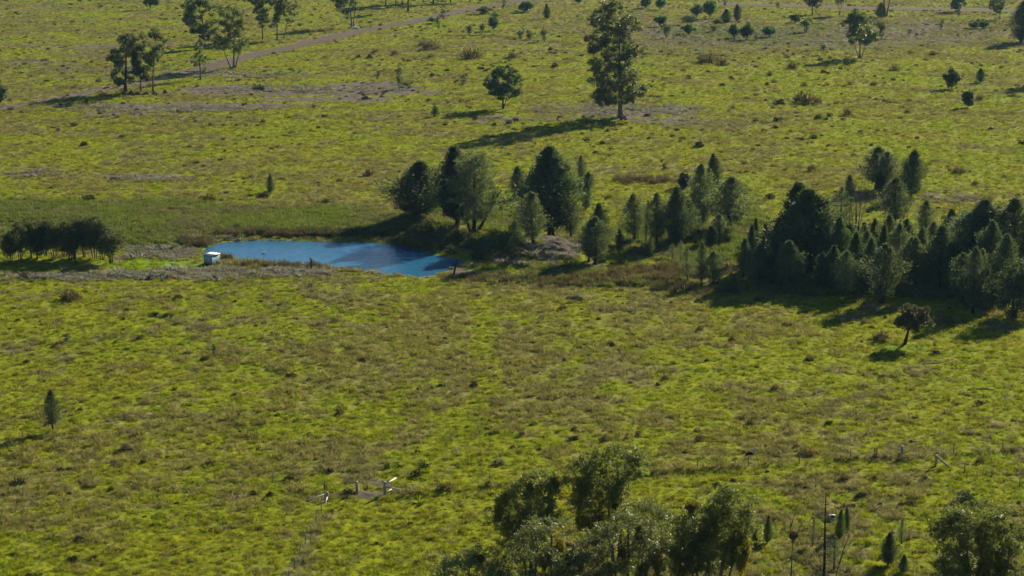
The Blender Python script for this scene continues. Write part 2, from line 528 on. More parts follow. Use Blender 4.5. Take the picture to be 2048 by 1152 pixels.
M = {}
M['ground'] = ground_mat()
M['water'] = water_mat()
M['road'] = road_mat()
M['cyp_dark'] = leafmat('cypress_needles_dark', (0.042, 0.062, 0.038), (0.094, 0.114, 0.062), 0.3, rough=0.7, spec=0.2)
M['cyp_olive'] = leafmat('cypress_needles_olive', (0.062, 0.084, 0.050), (0.135, 0.156, 0.084), 0.3, rough=0.7, spec=0.2)
M['cyp_green'] = leafmat('cypress_needles_green', (0.048, 0.078, 0.032), (0.096, 0.128, 0.050), 0.25, rough=0.7, spec=0.2)
M['euc'] = leafmat('gum_leaves', (0.054, 0.072, 0.024), (0.150, 0.162, 0.056), 0.4, rough=0.55, spec=0.25)
M['euc_near'] = leafmat('near_gum_leaves', (0.052, 0.070, 0.020), (0.150, 0.158, 0.046), 0.48, rough=0.5, spec=0.3)
M['euc_light'] = leafmat('gum_leaves_light', (0.070, 0.105, 0.020), (0.125, 0.150, 0.030), 0.35, rough=0.45, spec=0.4)
M['euc_grey'] = leafmat('gum_leaves_grey', (0.072, 0.088, 0.034), (0.170, 0.178, 0.080), 0.4, rough=0.5, spec=0.35)
M['mist'] = leafmat('mistletoe_leaves', (0.080, 0.068, 0.010), (0.165, 0.135, 0.014), 0.45, rough=0.6, spec=0.2)
M['wattle'] = leafmat('wattle_leaves', (0.054, 0.092, 0.038), (0.105, 0.150, 0.064), 0.34, rough=0.6, spec=0.2)
M['grove'] = leafmat('grove_leaves', (0.050, 0.064, 0.030), (0.112, 0.120, 0.056), 0.28, rough=0.7, spec=0.2)
M['oak'] = leafmat('gnarled_tree_leaves', (0.045, 0.045, 0.022), (0.100, 0.095, 0.045), 0.25, rough=0.6, spec=0.3)
M['bush'] = leafmat('bush_leaves', (0.028, 0.052, 0.024), (0.065, 0.095, 0.036), 0.25, rough=0.65, spec=0.2)
M['twig'] = leafmat('bare_twigs', (0.050, 0.042, 0.045), (0.095, 0.080, 0.080), 0.05, rough=0.9, spec=0.1)
M['salt_d'] = leafmat('tussock_dark', (0.022, 0.026, 0.018), (0.050, 0.052, 0.030), 0.15, rough=0.85, spec=0.1)
M['salt_b'] = leafmat('tussock_brown', (0.075, 0.055, 0.038), (0.150, 0.115, 0.075), 0.25, rough=0.85, spec=0.1)
M['salt_g'] = leafmat('tussock_grey', (0.105, 0.105, 0.080), (0.190, 0.185, 0.140), 0.25, rough=0.85, spec=0.1)
M['bark_dark'] = solid('bark_dark', (0.040, 0.032, 0.027), 0.95, 0.1, 0.4, 2.0, 0.5)
M['bark_pale'] = solid('bark_pale', (0.155, 0.130, 0.115), 0.85, 0.2, 0.35, 1.2, 0.3)
M['bark_grey'] = solid('bark_grey', (0.105, 0.088, 0.078), 0.9, 0.15, 0.35, 1.5, 0.4)
M['bark_red'] = solid('bark_red', (0.22, 0.09, 0.055), 0.9, 0.15, 0.3, 1.5, 0.4)
M['post'] = solid('weathered_timber', (0.26, 0.235, 0.21), 0.9, 0.15, 0.3, 6.0, 0.3)
M['steel'] = solid('dull_steel', (0.07, 0.08, 0.08), 0.6, 0.4, 0.25, 6.0)
M['rail'] = solid('pale_painted_rail', (0.62, 0.60, 0.56), 0.5, 0.4, 0.12, 8.0)
M['shed_wall'] = solid('shed_wall_sheet', (0.22, 0.33, 0.38), 0.5, 0.4, 0.08, 2.0)
M['shed_roof'] = solid('shed_roof_sheet', (0.82, 0.80, 0.76), 0.45, 0.4, 0.06, 2.0)
M['white'] = solid('white_plastic', (0.78, 0.77, 0.74), 0.5, 0.4, 0.08, 5.0)
M['black'] = solid('charred_wood', (0.018, 0.016, 0.015), 0.95, 0.1, 0.3, 5.0, 0.5)
M['log'] = solid('bleached_timber', (0.42, 0.37, 0.32), 0.9, 0.15, 0.25, 4.0, 0.4)
M['rock'] = solid('pale_stone', (0.45, 0.42, 0.39), 0.9, 0.2, 0.2, 5.0, 0.4)
M['feather'] = solid('white_feathers', (0.8, 0.79, 0.76), 0.8, 0.2, 0.04, 8.0)
M['beak'] = solid('yellow_beak', (0.5, 0.35, 0.08), 0.5, 0.4, 0.1, 8.0)
M['g_dry'] = leafmat('dry_grass_blades', (0.145, 0.145, 0.026), (0.305, 0.285, 0.080), 0.35, (1.2, 1.15, 0.9), 0.8, 0.15, 0.3, ((0.125, 0.118, 0.052), (0.290, 0.262, 0.135)))
M['g_green'] = leafmat('green_grass_blades', (0.088, 0.124, 0.004), (0.205, 0.232, 0.005), 0.45, (1.5, 1.5, 0.6), 0.7, 0.2, 0.3, ((0.130, 0.130, 0.018), (0.215, 0.190, 0.026)))
M['g_weed'] = leafmat('tall_weed_leaves', (0.060, 0.090, 0.018), (0.165, 0.190, 0.045), 0.4, (1.5, 1.5, 0.7), 0.7, 0.2, 0.25, ((0.085, 0.088, 0.044), (0.150, 0.150, 0.085)))
M['g_sedge'] = leafmat('sedge_blades', (0.075, 0.062, 0.032), (0.165, 0.140, 0.070), 0.3, (1.2, 1.1, 0.8), 0.8, 0.15, 0.25, ((0.050, 0.064, 0.026), (0.105, 0.115, 0.045)))
M['g_salt'] = leafmat('saltbush_leaves', (0.150, 0.155, 0.125), (0.310, 0.310, 0.255), 0.4, (1.1, 1.1, 1.0), 0.8, 0.15, 0.25, ((0.15, 0.135, 0.105), (0.29, 0.255, 0.20)))
# ---------------------------------------------------------------- ground
def build_ground():
    ys = np.concatenate([[4, 30, 70, 110], np.geomspace(140, 900, 960), [940, 1000, 1100, 1300, 1700, 2300, 3000]])
    us = np.concatenate([[-2.0, -1.2, -0.8, -0.5], np.linspace(-0.43, 0.43, 740), [0.5, 0.8, 1.2, 2.0]])
    Y, U = np.meshgrid(ys, us, indexing='ij')
    X = U * np.maximum(Y, 60)
    x, y = X.ravel(), Y.ravel()
    z = height(x, y)
    far = (y > 900) | (y < 120)
    z[far] *= 0.5
    d, s, l, o = cover(x, y)
    ny, nu = len(ys), len(us)
    i = np.arange((ny - 1) * (nu - 1))
    r, c = i // (nu - 1), i % (nu - 1)
    a = r * nu + c
    F = np.stack([a, a + 1, a + nu + 1, a + nu], 1)
    me = mk_mesh('ground', np.stack([x, y, z], 1), F, M['ground'], True, {'dry': d, 'soil': s, 'lush': l, 'orange': o})
    tag(link('ground', me), kind='structure')

def build_water():
    cx = sum(p[0] for p in POND) / len(POND); cyy = sum(p[1] for p in POND) / len(POND)
    V = []
    for px, py in POND:
        V.append((cx + (px - cx) * 1.03, cyy + (py - cyy) * 1.05, WATER_Z))
    me = mk_mesh('pond_water', V, [tuple(range(len(V)))], M['water'])
    tag(link('pond_water', me), kind='structure')

def build_road(pts, hw, seed):
    pts = np.array(pts)
    seg = np.hypot(*np.diff(pts, axis=0).T)
    cum = np.concatenate([[0], np.cumsum(seg)])
    t = np.arange(0, cum[-1], 2.5)
    cx, cyy = np.interp(t, cum, pts[:, 0]), np.interp(t, cum, pts[:, 1])
    k = np.ones(9) / 9
    cx = np.convolve(np.pad(cx, 4, 'edge'), k, 'valid'); cyy = np.convolve(np.pad(cyy, 4, 'edge'), k, 'valid')
    tx, ty = np.gradient(cx), np.gradient(cyy)
    n = np.hypot(tx, ty); tx /= n; ty /= n
    wl = hw * (0.74 + 0.5 * fbm(t / 9.0, t * 0 + seed, 41, 3)); wr = hw * (0.74 + 0.5 * fbm(t / 9.0, t * 0 + seed + 5, 42, 3))
    cols = np.linspace(-1, 1, 13)
    V = []
    for q in cols:
        off = np.where(q < 0, q * wl, q * wr)
        x, y = cx - ty * off, cyy + tx * off
        edge = 0.10 * (1 - abs(q) ** 6) - 0.03
        rut = -0.05 * math.exp(-((abs(q) - 0.35) / 0.12) ** 2)
        V.append(np.stack([x, y, height(x, y, False) + 0.12 + edge + rut], 1))
    V = np.stack(V, 1)
    m, c = V.shape[:2]
    F = np.array([(i * c + j, (i + 1) * c + j, (i + 1) * c + j + 1, i * c + j + 1) for i in range(m - 1) for j in range(c - 1)])
    verge = np.tile(np.clip(np.abs(cols) ** 4 * .62 + .30 * np.exp(-(cols / .14) ** 2), 0, 1), m)
    return mk_mesh('road', V.reshape(-1, 3), F, M['road'], True, {'verge': verge})

build_ground()
build_water()
for q, (r_, hw_) in enumerate(road_all):
    tag(link('road', build_road(r_, hw_ - 0.3, q * 11)), kind='structure')

# ---------------------------------------------------------------- air
def build_haze():
    m, nd, lk = new_mat('haze_air')
    out = N(nd, 'ShaderNodeOutputMaterial')
    v = N(nd, 'ShaderNodeVolumePrincipled')
    v.inputs['Color'].default_value = (0.36, 0.68, 1.0, 1)
    v.inputs['Density'].default_value = HAZE
    v.inputs['Anisotropy'].default_value = 0.2
    lk.new(v.outputs[0], out.inputs['Volume'])
    b = MB()
    b.box((0, 1530, 32), (12400, 3160, 68))
    me = b.mesh('haze', m)
    tag(link('haze', me), kind='stuff')
HAZE = 0.000032
build_haze()

# ---------------------------------------------------------------- grass and ground cover nobody could count (instanced tufts)
def tuft_mesh(name, mat, nb, R, h0, h1, wid, spread, seed, curl=0.25):
    r = np.random.default_rng(seed)
    a = r.uniform(0, 2 * np.pi, nb); rr = R * np.sqrt(r.random(nb))
    bx, by = rr * np.cos(a), rr * np.sin(a)
    h = r.uniform(h0, h1, nb) * (1 - 0.35 * (rr / R) ** 2)
    az = a + r.normal(0, 0.6, nb)
    lean = spread * (0.3 + 0.9 * rr / R) * h
    dx, dy = np.cos(az), np.sin(az)
    w = wid * r.uniform(0.7, 1.3, nb)
    yaw = r.uniform(0, np.pi, nb)
    wx, wy = np.cos(yaw) * w, np.sin(yaw) * w
    z0 = np.full(nb, -0.06)
    base = np.stack([bx, by, z0], 1)
    mid = np.stack([bx + dx * lean * .45, by + dy * lean * .45, h * .62], 1)
    tip = np.stack([bx + dx * lean * (1 + curl), by + dy * lean * (1 + curl), h], 1)
    wv = np.stack([wx, wy, 0 * wx], 1)
    V = np.stack([base, mid - wv * .5, mid + wv * .5, tip], 1)
    i = np.arange(nb) * 4
    F = np.stack([i, i + 1, i + 3, i + 2], 1)
    return mk_mesh(name, V.reshape(-1, 3), F, mat)

def stuff(name, pts, scl, tint, protos, label, seed):
    r = np.random.default_rng(seed)
    n = len(pts)
    if np.ndim(scl) == 1:
        scl = np.stack([scl, scl, scl], 1)
    rot = np.stack([r.normal(0, .08, n), r.normal(0, .08, n), r.uniform(0, 6.283, n)], 1)
    me = bpy.data.meshes.new(name)
    me.vertices.add(n)
    me.vertices.foreach_set('co', np.asarray(pts, np.float32).ravel())
    for an, av in (('rot', rot), ('scl', scl)):
        at = me.attributes.new(an, 'FLOAT_VECTOR', 'POINT')
        at.data.foreach_set('vector', np.asarray(av, np.float32).ravel())
    at = me.attributes.new('tint', 'FLOAT', 'POINT')
    at.data.foreach_set('value', np.asarray(tint, np.float32))
    at = me.attributes.new('pick', 'INT', 'POINT')
    at.data.foreach_set('value', r.integers(0, len(protos), n).astype(np.int32))
    for p in {q.materials[0] for q in protos}:
        me.materials.append(p)
    ob = link(name, me)
    ng = bpy.data.node_groups.new(name + '_scatter', 'GeometryNodeTree')
    ng.interface.new_socket('Geometry', in_out='INPUT', socket_type='NodeSocketGeometry')
    ng.interface.new_socket('Geometry', in_out='OUTPUT', socket_type='NodeSocketGeometry')
    gi, go = ng.nodes.new('NodeGroupInput'), ng.nodes.new('NodeGroupOutput')
    iop = ng.nodes.new('GeometryNodeInstanceOnPoints')
    g2i = ng.nodes.new('GeometryNodeGeometryToInstance')
    for p in protos[::-1]:
        po = bpy.data.objects.new(p.name, p)          # never linked to the scene: only its mesh is read
        oi = ng.nodes.new('GeometryNodeObjectInfo')
        oi.inputs['Object'].default_value = po
        ng.links.new(oi.outputs['Geometry'], g2i.inputs[0])
    ng.links.new(gi.outputs[0], iop.inputs['Points'])
    ng.links.new(g2i.outputs[0], iop.inputs['Instance'])
    iop.inputs['Pick Instance'].default_value = True
    for an, ty, sock in (('rot', 'FLOAT_VECTOR', 'Rotation'), ('scl', 'FLOAT_VECTOR', 'Scale'), ('pick', 'INT', 'Instance Index')):
        na = ng.nodes.new('GeometryNodeInputNamedAttribute')
        na.data_type = ty
        na.inputs['Name'].default_value = an
        ng.links.new(na.outputs[0], iop.inputs[sock])
    ng.links.new(iop.outputs[0], go.inputs[0])
    md = ob.modifiers.new('scatter', 'NODES')
    md.node_group = ng
    tag(ob, label, None, None, 'stuff')
    return ob

def scatter_pts(n, seed, y0=150, y1=880, power=1.0, umax=0.41):
    """random ground points; power 1 is even per square metre, 0 is even per log distance"""
    r = np.random.default_rng(seed)
    e = 2 * power
    v = r.random(n)
    y = (y0 ** e + v * (y1 ** e - y0 ** e)) ** (1 / e) if e > 0 else y0 * (y1 / y0) ** v
    x = r.uniform(-umax, umax, n) * y
    return x, y, r.random(n)

def off_limits(x, y):
    """water and bare road carry no tufts"""
    m = inside(x, y, POND) & (seg_dist(x, y, POND, True) > 0.4)
    for r_, hw in road_all:
        m |= seg_dist(x, y, r_) < hw * 0.95
    return m

DENS = 1.0
def grass():
    x, y, q = scatter_pts(int(440000 * DENS), 101, power=0.45)
    d, s, l, o = cover(x, y)
    cl = fbm(x / 1.7, y / 2.3, 51, 2)
    keep = (q < np.clip(sstep(.25, .75, d + 0.8 * (cl - .5)), 0.05, 1) * (1 - 0.9 * (s > .5)) * (1 - .9 * (l > .35))) & ~off_limits(x, y)
    x, y = x[keep], y[keep]
    z = height(x, y)
    r = np.random.default_rng(5)
    sc = np.clip(r.lognormal(-0.32, .45, len(x)), .3, 1.7) * (0.75 + 0.25 * np.clip(y / 300, .6, 1.6))
    px_, py_ = to_px(x, y)
    tint = np.clip(fbm(x / 14, y / 20, 52, 3) * 2.2 - 0.7 + .7 * esum(px_, py_, DRYE[:7]) + r.normal(0, .2, len(x)), 0, 1)
    stuff('dry_grass', np.stack([x, y, z], 1), sc, tint, [tuft_mesh('dry_tuft', M['g_dry'], 40, .34, .22, .5, .045, .8, 900 + k) for k in range(4)],
          'pale dry grass tufts spread over the paddock', 6)
    x, y, q = scatter_pts(int(245000 * DENS), 102, power=0.45)
    d, s, l, o = cover(x, y)
    cl = fbm(x / 1.9, y / 2.2, 53, 2)
    keep = (q < np.clip(1.15 - sstep(.3, .75, d + 0.6 * (cl - .5)), 0.08, 1) * (1 - 0.95 * (s > .5))) & ~off_limits(x, y)
    x, y = x[keep], y[keep]
    z = height(x, y)
    sc = np.clip(r.lognormal(-0.2, .3, len(x)), .3, 1.5) * (0.75 + 0.25 * np.clip(y / 300, .6, 1.6))
    tint = np.clip(fbm(x / 12, y / 16, 54, 3) * 2.4 - 0.95 + r.normal(0, .2, len(x)), 0, 1)
    stuff('green_grass', np.stack([x, y, z], 1), sc * np.array([[1.2, 1.2, .8]]).T[:, 0][:, None].T if False else sc, tint,
          [tuft_mesh('green_tuft', M['g_green'], 34, .34, .14, .36, .055, .8, 920 + k) for k in range(4)], 'short green grass growing over the paddock', 7)

def region_pts(regs, n, seed):
    """pixels drawn inside ellipses of the picture -> ground points"""
    r = np.random.default_rng(seed)
    ar = np.array([e[2] * e[3] * e[4] for e in regs]); ar = ar / ar.sum()
    k = r.choice(len(regs), n, p=ar)
    E = np.array(regs)[k]
    a, rr = r.uniform(0, 6.283, n), np.sqrt(r.random(n)) * (1 + .15 * r.normal(0, 1, n))
    p = PM(np.stack([E[:, 0] + E[:, 2] * rr * np.cos(a), E[:, 1] + E[:, 3] * rr * np.sin(a)], 1))
    lu = cover(p[:, 0], p[:, 1])[2]
    return p[~off_limits(p[:, 0], p[:, 1]) & ~((lu > .45) & (r.random(len(p)) < .75))], r

WEED = [(90, 425, 150, 22, 1), (300, 432, 170, 28, 1), (480, 440, 150, 24, 1), (640, 440, 150, 24, 1), (760, 452, 90, 22, 1), (860, 440, 70, 16, .7), (985, 440, 50, 22, .8), (930, 485, 70, 14, .7), (60, 470, 110, 24, .3), (330, 470, 120, 20, .35), (1200, 560, 200, 14, .12), (1010, 462, 30, 14, .6),
        (1340, 470, 120, 24, .25), (1480, 470, 60, 40, .4), (1420, 420, 80, 14, .3), (1780, 500, 200, 30, .25), (1130, 545, 80, 10, .3), (1970, 605, 40, 14, .6), (700, 466, 120, 6, .4), (1480, 70, 120, 20, .22), (1620, 60, 60, 16, .22), (1360, 60, 60, 14, .18), (1950, 55, 60, 10, .15), (1400, 505, 120, 18, .35), (1650, 580, 120, 12, .4), (1850, 580, 140, 16, .4), (1060, 500, 40, 10, .2)]
SEDGE = [(640, 470, 180, 5, 1), (480, 468, 60, 6, .8), (390, 485, 30, 10, .6), (850, 490, 60, 12, .7), (990, 505, 40, 16, .5), (1200, 563, 160, 12, .14), (1000, 558, 120, 8, .1), (560, 532, 130, 4, .2), (1400, 580, 100, 12, .08),
         (456, 514, 16, 5, .5), (1290, 362, 60, 6, .35), (1340, 545, 120, 12, .2)]
SALT = [(580, 546, 80, 9, .75), (400, 548, 100, 14, .35), (200, 553, 150, 9, .28), (60, 556, 90, 7, .2), (330, 505, 70, 14, .6), (420, 478, 60, 8, .4), (300, 357, 80, 7, .5), (60, 350, 70, 6, .3), (60, 126, 90, 8, .4), (180, 140, 110, 6, .4),
        (480, 150, 170, 7, .5), (330, 218, 200, 8, .5), (620, 178, 220, 8, .4), (1240, 220, 180, 12, .5), (1390, 245, 110, 8, .3), (1080, 238, 120, 5, .4), (1900, 398, 80, 6, .3), (1240, 66, 100, 10, .4), (1120, 56, 80, 8, .3), (1460, 80, 220, 26, .55), (1760, 70, 240, 30, .5), (1780, 565, 160, 14, .2), (1095, 500, 66, 22, .2), (1030, 520, 40, 10, .2)]
def cover_plants():
    p, r = region_pts(WEED, int(22000 * DENS), 61)
    tint = np.clip(fbm(p[:, 0] / 8, p[:, 1] / 9, 62, 2) * 2.6 - 1.0, 0, 1)
    stuff('tall_weeds', p, np.clip(r.lognormal(-.1, .28, len(p)), .4, 1.4), tint, [tuft_mesh('weed_clump', M['g_weed'], 60, .5, .28, .85, .07, .4, 940 + k) for k in range(4)], 'tall green weeds crowding the flat behind the pond', 8)
    p, r = region_pts(SEDGE, int(2500 * DENS), 63)
    tint = np.clip(fbm(p[:, 0] / 8, p[:, 1] / 9, 64, 2) * 2.6 - 1.0, 0, 1)
    stuff('sedge', p, r.lognormal(-.1, .3, len(p)), tint, [tuft_mesh('sedge_clump', M['g_sedge'], 50, .42, .45, 1.0, .055, .45, 950 + k) for k in range(4)], 'brown sedge fringing the pond and the damp gully', 9)
    p, r = region_pts(SALT, int(8000 * DENS), 65)
    tint = r.random(len(p))
    stuff('saltbush_mat', p, r.lognormal(-.25, .4, len(p)), tint, [tuft_mesh('saltbush_clump', M['g_salt'], 70, .55, .10, .5, .09, 1.3, 960 + k) for k in range(4)], 'low grey saltbush matting the bare ground', 10)
grass()
cover_plants()
# ---------------------------------------------------------------- trees
def unit(v):
    return v / (np.linalg.norm(v, axis=-1, keepdims=True) + 1e-9)

def leaves(C, D, L, W, r):
    """one bent leaf (four corners) at every point C, pointing along D"""
    n = len(C)
    D = unit(D)
    side = unit(np.cross(D, r.normal(0, 1, (n, 3))))
    L = L * r.uniform(.7, 1.35, n)[:, None]
    W = W * r.uniform(.7, 1.3, n)[:, None]
    nr = np.cross(D, side)
    V = np.stack([C, C + D * L * .5 + side * W * .5 + nr * W * .15, C + D * L, C + D * L * .5 - side * W * .5 + nr * W * .15], 1)
    i = np.arange(n) * 4
    return V.reshape(-1, 3), np.stack([i, i + 1, i + 2, i + 3], 1)

def sphere_dirs(n, r):
    return unit(r.normal(0, 1, (n, 3)))

def cypress(seed, H=10.0, W=3.6, skirt=0.12, fat=0.35, dens=1.0, leafm='cyp_dark', bark='bark_dark', round_=1.7, rag=0.25, lean=0.0):
    r = np.random.default_rng(seed)
    tb = MB()
    hs = np.linspace(0, H * .97, 9)
    tx = np.cumsum(r.normal(0, .03, 9)) + lean * hs / H
    ty = np.cumsum(r.normal(0, .03, 9))
    tr = 0.022 * H * (1 - hs / H) ** .8 + 0.02
    tr[0] *= 1.35
    tp = np.stack([tx, ty, hs], 1)
    tp[0, 2] = -0.4
    tb.tube(tp, tr, 7)
    Cs, Ds = [], []
    nb = int(150 * dens ** .5)
    ph = r.uniform(0, 6.28, 4)
    for b in range(nb):
        t = (b + r.random()) / nb
        t = t ** .9
        z = H * (skirt + (1 - skirt) * t)
        prof = (0.55 + 0.45 * min(1, t / fat)) if t < fat else max(0.02, 1 - ((t - fat) / (1 - fat)) ** round_)
        az = b * 2.399 + r.normal(0, .3)
        lobe = 1 + rag * (.6 * math.sin(3 * az + ph[0] + 7 * t) + .5 * math.sin(2 * az + ph[1] - 11 * t)) + r.normal(0, rag * .5)
        R = W / 2 * prof * max(.3, lobe)
        up = r.uniform(.5, 1.1)
        o = np.array([np.interp(z, hs, tx), np.interp(z, hs, ty), z - up * R * .55])
        o[2] = max(o[2], H * skirt * .9)
        dirv = np.array([math.cos(az), math.sin(az), up * .8])
        tip = o + dirv * R
        tip[2] = min(tip[2], H * 1.0)
        if b % 4 == 0 and R > .25 * W / 2:
            mid = (o + tip) / 2 - np.array([0, 0, .08 * R])
            tb.tube([o, mid, tip], [.006 * H * (1.1 - t), .004 * H * (1.1 - t), .012], 4, False)
        n = int((26 + 34 * prof) * dens * (H / 10) ** .3)
        f = r.beta(2.2, 1.0, n)[:, None]
        sp_ = (.10 + .19 * R) * (1.15 - f * .5)
        c = o + (tip - o) * f + r.normal(0, 1, (n, 3)) * sp_
        Cs.append(c)
        Ds.append(unit(dirv * 0.5 + np.array([0, 0, .55]) + r.normal(0, .5, (n, 3))))
    n = int(60 * dens)
    Cs.append(np.stack([np.full(n, tx[-1]), np.full(n, ty[-1]), np.full(n, H * .95)], 1) + r.normal(0, 1, (n, 3)) * np.array([W * .03, W * .03, H * .025]))
    Ds.append(np.array([[0, 0, 1.]]) + r.normal(0, .35, (n, 3)))
    V, F = leaves(np.concatenate(Cs), np.concatenate(Ds), .36, .12, r)
    return tb.mesh('trunk', M[bark], True), mk_mesh('crown', V, F, M[leafm])

def grow(tb, trunks, targets, r0, r, twig=0.03, droop=0.0):
    """limbs from the stems to every foliage clump; each limb starts on the wood already there"""
    nodes, rads = [], []
    for pts, rad in trunks:
        tb.tube(pts, rad, 8)
        for a in range(len(pts) - 1):
            for f in np.linspace(0, 1, 5)[:-1]:
                nodes.append(pts[a] + (pts[a + 1] - pts[a]) * f); rads.append(rad[a] + (rad[a + 1] - rad[a]) * f)
    tz = min(t[0][0][2] for t in trunks)
    top = max(t[0][-1][2] for t in trunks)
    base = np.array(trunks[0][0][0])
    order = np.argsort([np.linalg.norm((q - base) * np.array([1.6, 1.6, 1])) for q in targets])
    low = tz + .22 * (top - tz)
    for k in order:
        q = targets[k]
        Nn = np.array(nodes)
        dv = q - Nn
        dist = np.linalg.norm(dv, axis=1)
        cost = dist + 1.1 * np.maximum(0, Nn[:, 2] - q[2] + .25 * dist) + 20 * (Nn[:, 2] < low)
        j = int(np.argmin(cost))
        a = Nn[j]
        L = dist[j]
        if L < .2: continue
        m1 = a + (q - a) * .35 + np.array([0, 0, .10 * L]) + r.normal(0, .05 * L, 3)
        m2 = a + (q - a) * .7 + np.array([0, 0, .08 * L]) + r.normal(0, .05 * L, 3)
        ra = min(rads[j] * .62, twig + .022 * L)
        rr = [ra, ra * .75, ra * .55, max(twig * .5, ra * .3)]
        pts = np.array([a, m1, m2, q])
        tb.tube(pts, rr, 5, False)
        for f in range(1, 4):
            nodes.append(pts[f]); rads.append(rr[f])
            nodes.append((pts[f] + pts[f - 1]) / 2); rads.append((rr[f] + rr[f - 1]) / 2)

def clumps(prof, n, rc, r, depth=.9, fill=.35, tries=60):
    """foliage clump centres inside a silhouette [(z, xl, xr)], spread apart from each other"""
    prof = sorted(prof)
    zs = np.array([p[0] for p in prof]); xl = np.array([p[1] for p in prof]); xr = np.array([p[2] for p in prof])
    out = []
    zz = np.linspace(zs[0], zs[-1], 60)
    ww = np.maximum(np.interp(zz, zs, xr) - np.interp(zz, zs, xl), .05)
    cw = np.cumsum(ww) / ww.sum()
    for _ in range(n * tries):
        if len(out) >= n: break
        z = np.interp(r.random(), cw, zz)
        a, b = np.interp(z, zs, xl), np.interp(z, zs, xr)
        hw, xc = (b - a) / 2, (a + b) / 2
        if hw < .05: continue
        ins = max(0, hw - rc * (.75 if r.random() < .7 else .2))
        u = r.uniform(-1, 1)
        v = r.uniform(-1, 1)
        if u * u + v * v > 1: continue
        if u * u + v * v < fill and r.random() < .65: continue
        c = np.array([xc + u * ins, v * ins * depth, z])
        if all(np.linalg.norm((c - o) * np.array([1, 1, 1.15])) > rc * .95 for o in out):
            out.append(c)
    return out

def leafy(cl, rc, per, r, L, W, flat=.72, hang=.35):
    if rc > 0 and per < 0: per = -per
    Cs, Ds = [], []
    for c in cl:
        R = rc * r.uniform(.5, 1.35)
        n = int(per * (R / rc) ** 2 * r.uniform(.7, 1.2))
        # each clump is a handful of sprays
        ns = 7
        sd = sphere_dirs(ns, r) * np.array([1, 1, flat]) * R * r.uniform(.35, .85, (ns, 1))
        sd[:, 2] += .1 * R
        k = r.integers(0, ns, n)
        off = sphere_dirs(n, r) * (r.random((n, 1)) ** .5) * R * .48
        off[:, 2] *= .8
        p = c + sd[k] + off
        Cs.append(p)
        Ds.append(unit(p - c) * .7 + np.array([0, 0, -hang]) + r.normal(0, .5, (n, 3)))
    V, F = leaves(np.concatenate(Cs), np.concatenate(Ds), L, W, r)
    return V, F

def stem(p0, p1, ra, rb, r, wob=.03, k=6):
    t = np.linspace(0, 1, k)[:, None]
    p0, p1 = np.array(p0, float), np.array(p1, float)
    pts = p0 + (p1 - p0) * t
    L = np.linalg.norm(p1 - p0)
    w = np.cumsum(r.normal(0, wob * L / k, (k, 3)), axis=0) * np.array([1, 1, .2])
    w -= w[0]
    pts = pts + w
    rad = ra + (rb - ra) * np.linspace(0, 1, k) ** .8
    rad[0] *= 1.25
    return pts, rad

def broadleaf(seed, prof, stems, n, rc, per, leafm='euc', bark='bark_pale', L=.30, W=.10, flat=.72, hang=.35, depth=.9, fill=.35, twig=.03, extra=None):
    """gum-like tree: silhouette, stems [(x0,y0,z0,x1,y1,z1,ra,rb)], n foliage clumps of radius rc"""
    r = np.random.default_rng(seed)
    tb = MB()
    cl = clumps(prof, n, rc, r, depth, fill)
    if extra: cl += [np.array(e, float) for e in extra]
    tr = [stem(s[:3], s[3:6], s[6], s[7], r) for s in stems]
    grow(tb, tr, cl, .3, r, twig)
    V, F = leafy(cl, rc, per, r, L, W, flat, hang)
    return tb.mesh('trunk', M[bark], True), mk_mesh('crown', V, F, M[leafm]), cl

def dome(seed, R, h, n, mat, L=.22, W=.07, name='tussock'):
    """low rounded bush of narrow leaves, sitting on the ground"""
    r = np.random.default_rng(seed)
    d = sphere_dirs(n, r)
    d[:, 2] = np.abs(d[:, 2])
    ph = r.uniform(0, 6.28, 3)
    az = np.arctan2(d[:, 1], d[:, 0])
    lob = 1 + .22 * np.sin(2 * az + ph[0]) + .16 * np.sin(3 * az + ph[1])
    p = d * (r.random((n, 1)) ** .4) * np.array([R, R, h]) * lob[:, None] * .85
    p[:, 2] -= .04
    V, F = leaves(p, d + np.array([0, 0, .5]) + r.normal(0, .4, (n, 3)), L, W, r)
    return mk_mesh(name, V, F, M[mat])

def place_tree(name, meshes, px, base, label, cat='tree', group=None, scl=(1, 1, 1), rz=0.0, parts=('trunk', 'crown'), pos=None):
    x, y, z = pos or P(px, base)
    e = bpy.data.objects.new(name, None)
    e.empty_display_size = 0.3
    COL.objects.link(e)
    e.location = (x, y, z - .05)
    e.rotation_euler = (0, 0, rz)
    e.scale = scl
    tag(e, label, cat, group)
    for pn, me in zip(parts, meshes):
        link(pn, me, e)
    return e

def m_of(px, base):
    x, y, z = P(px, base)
    return ppm(x, y, z)
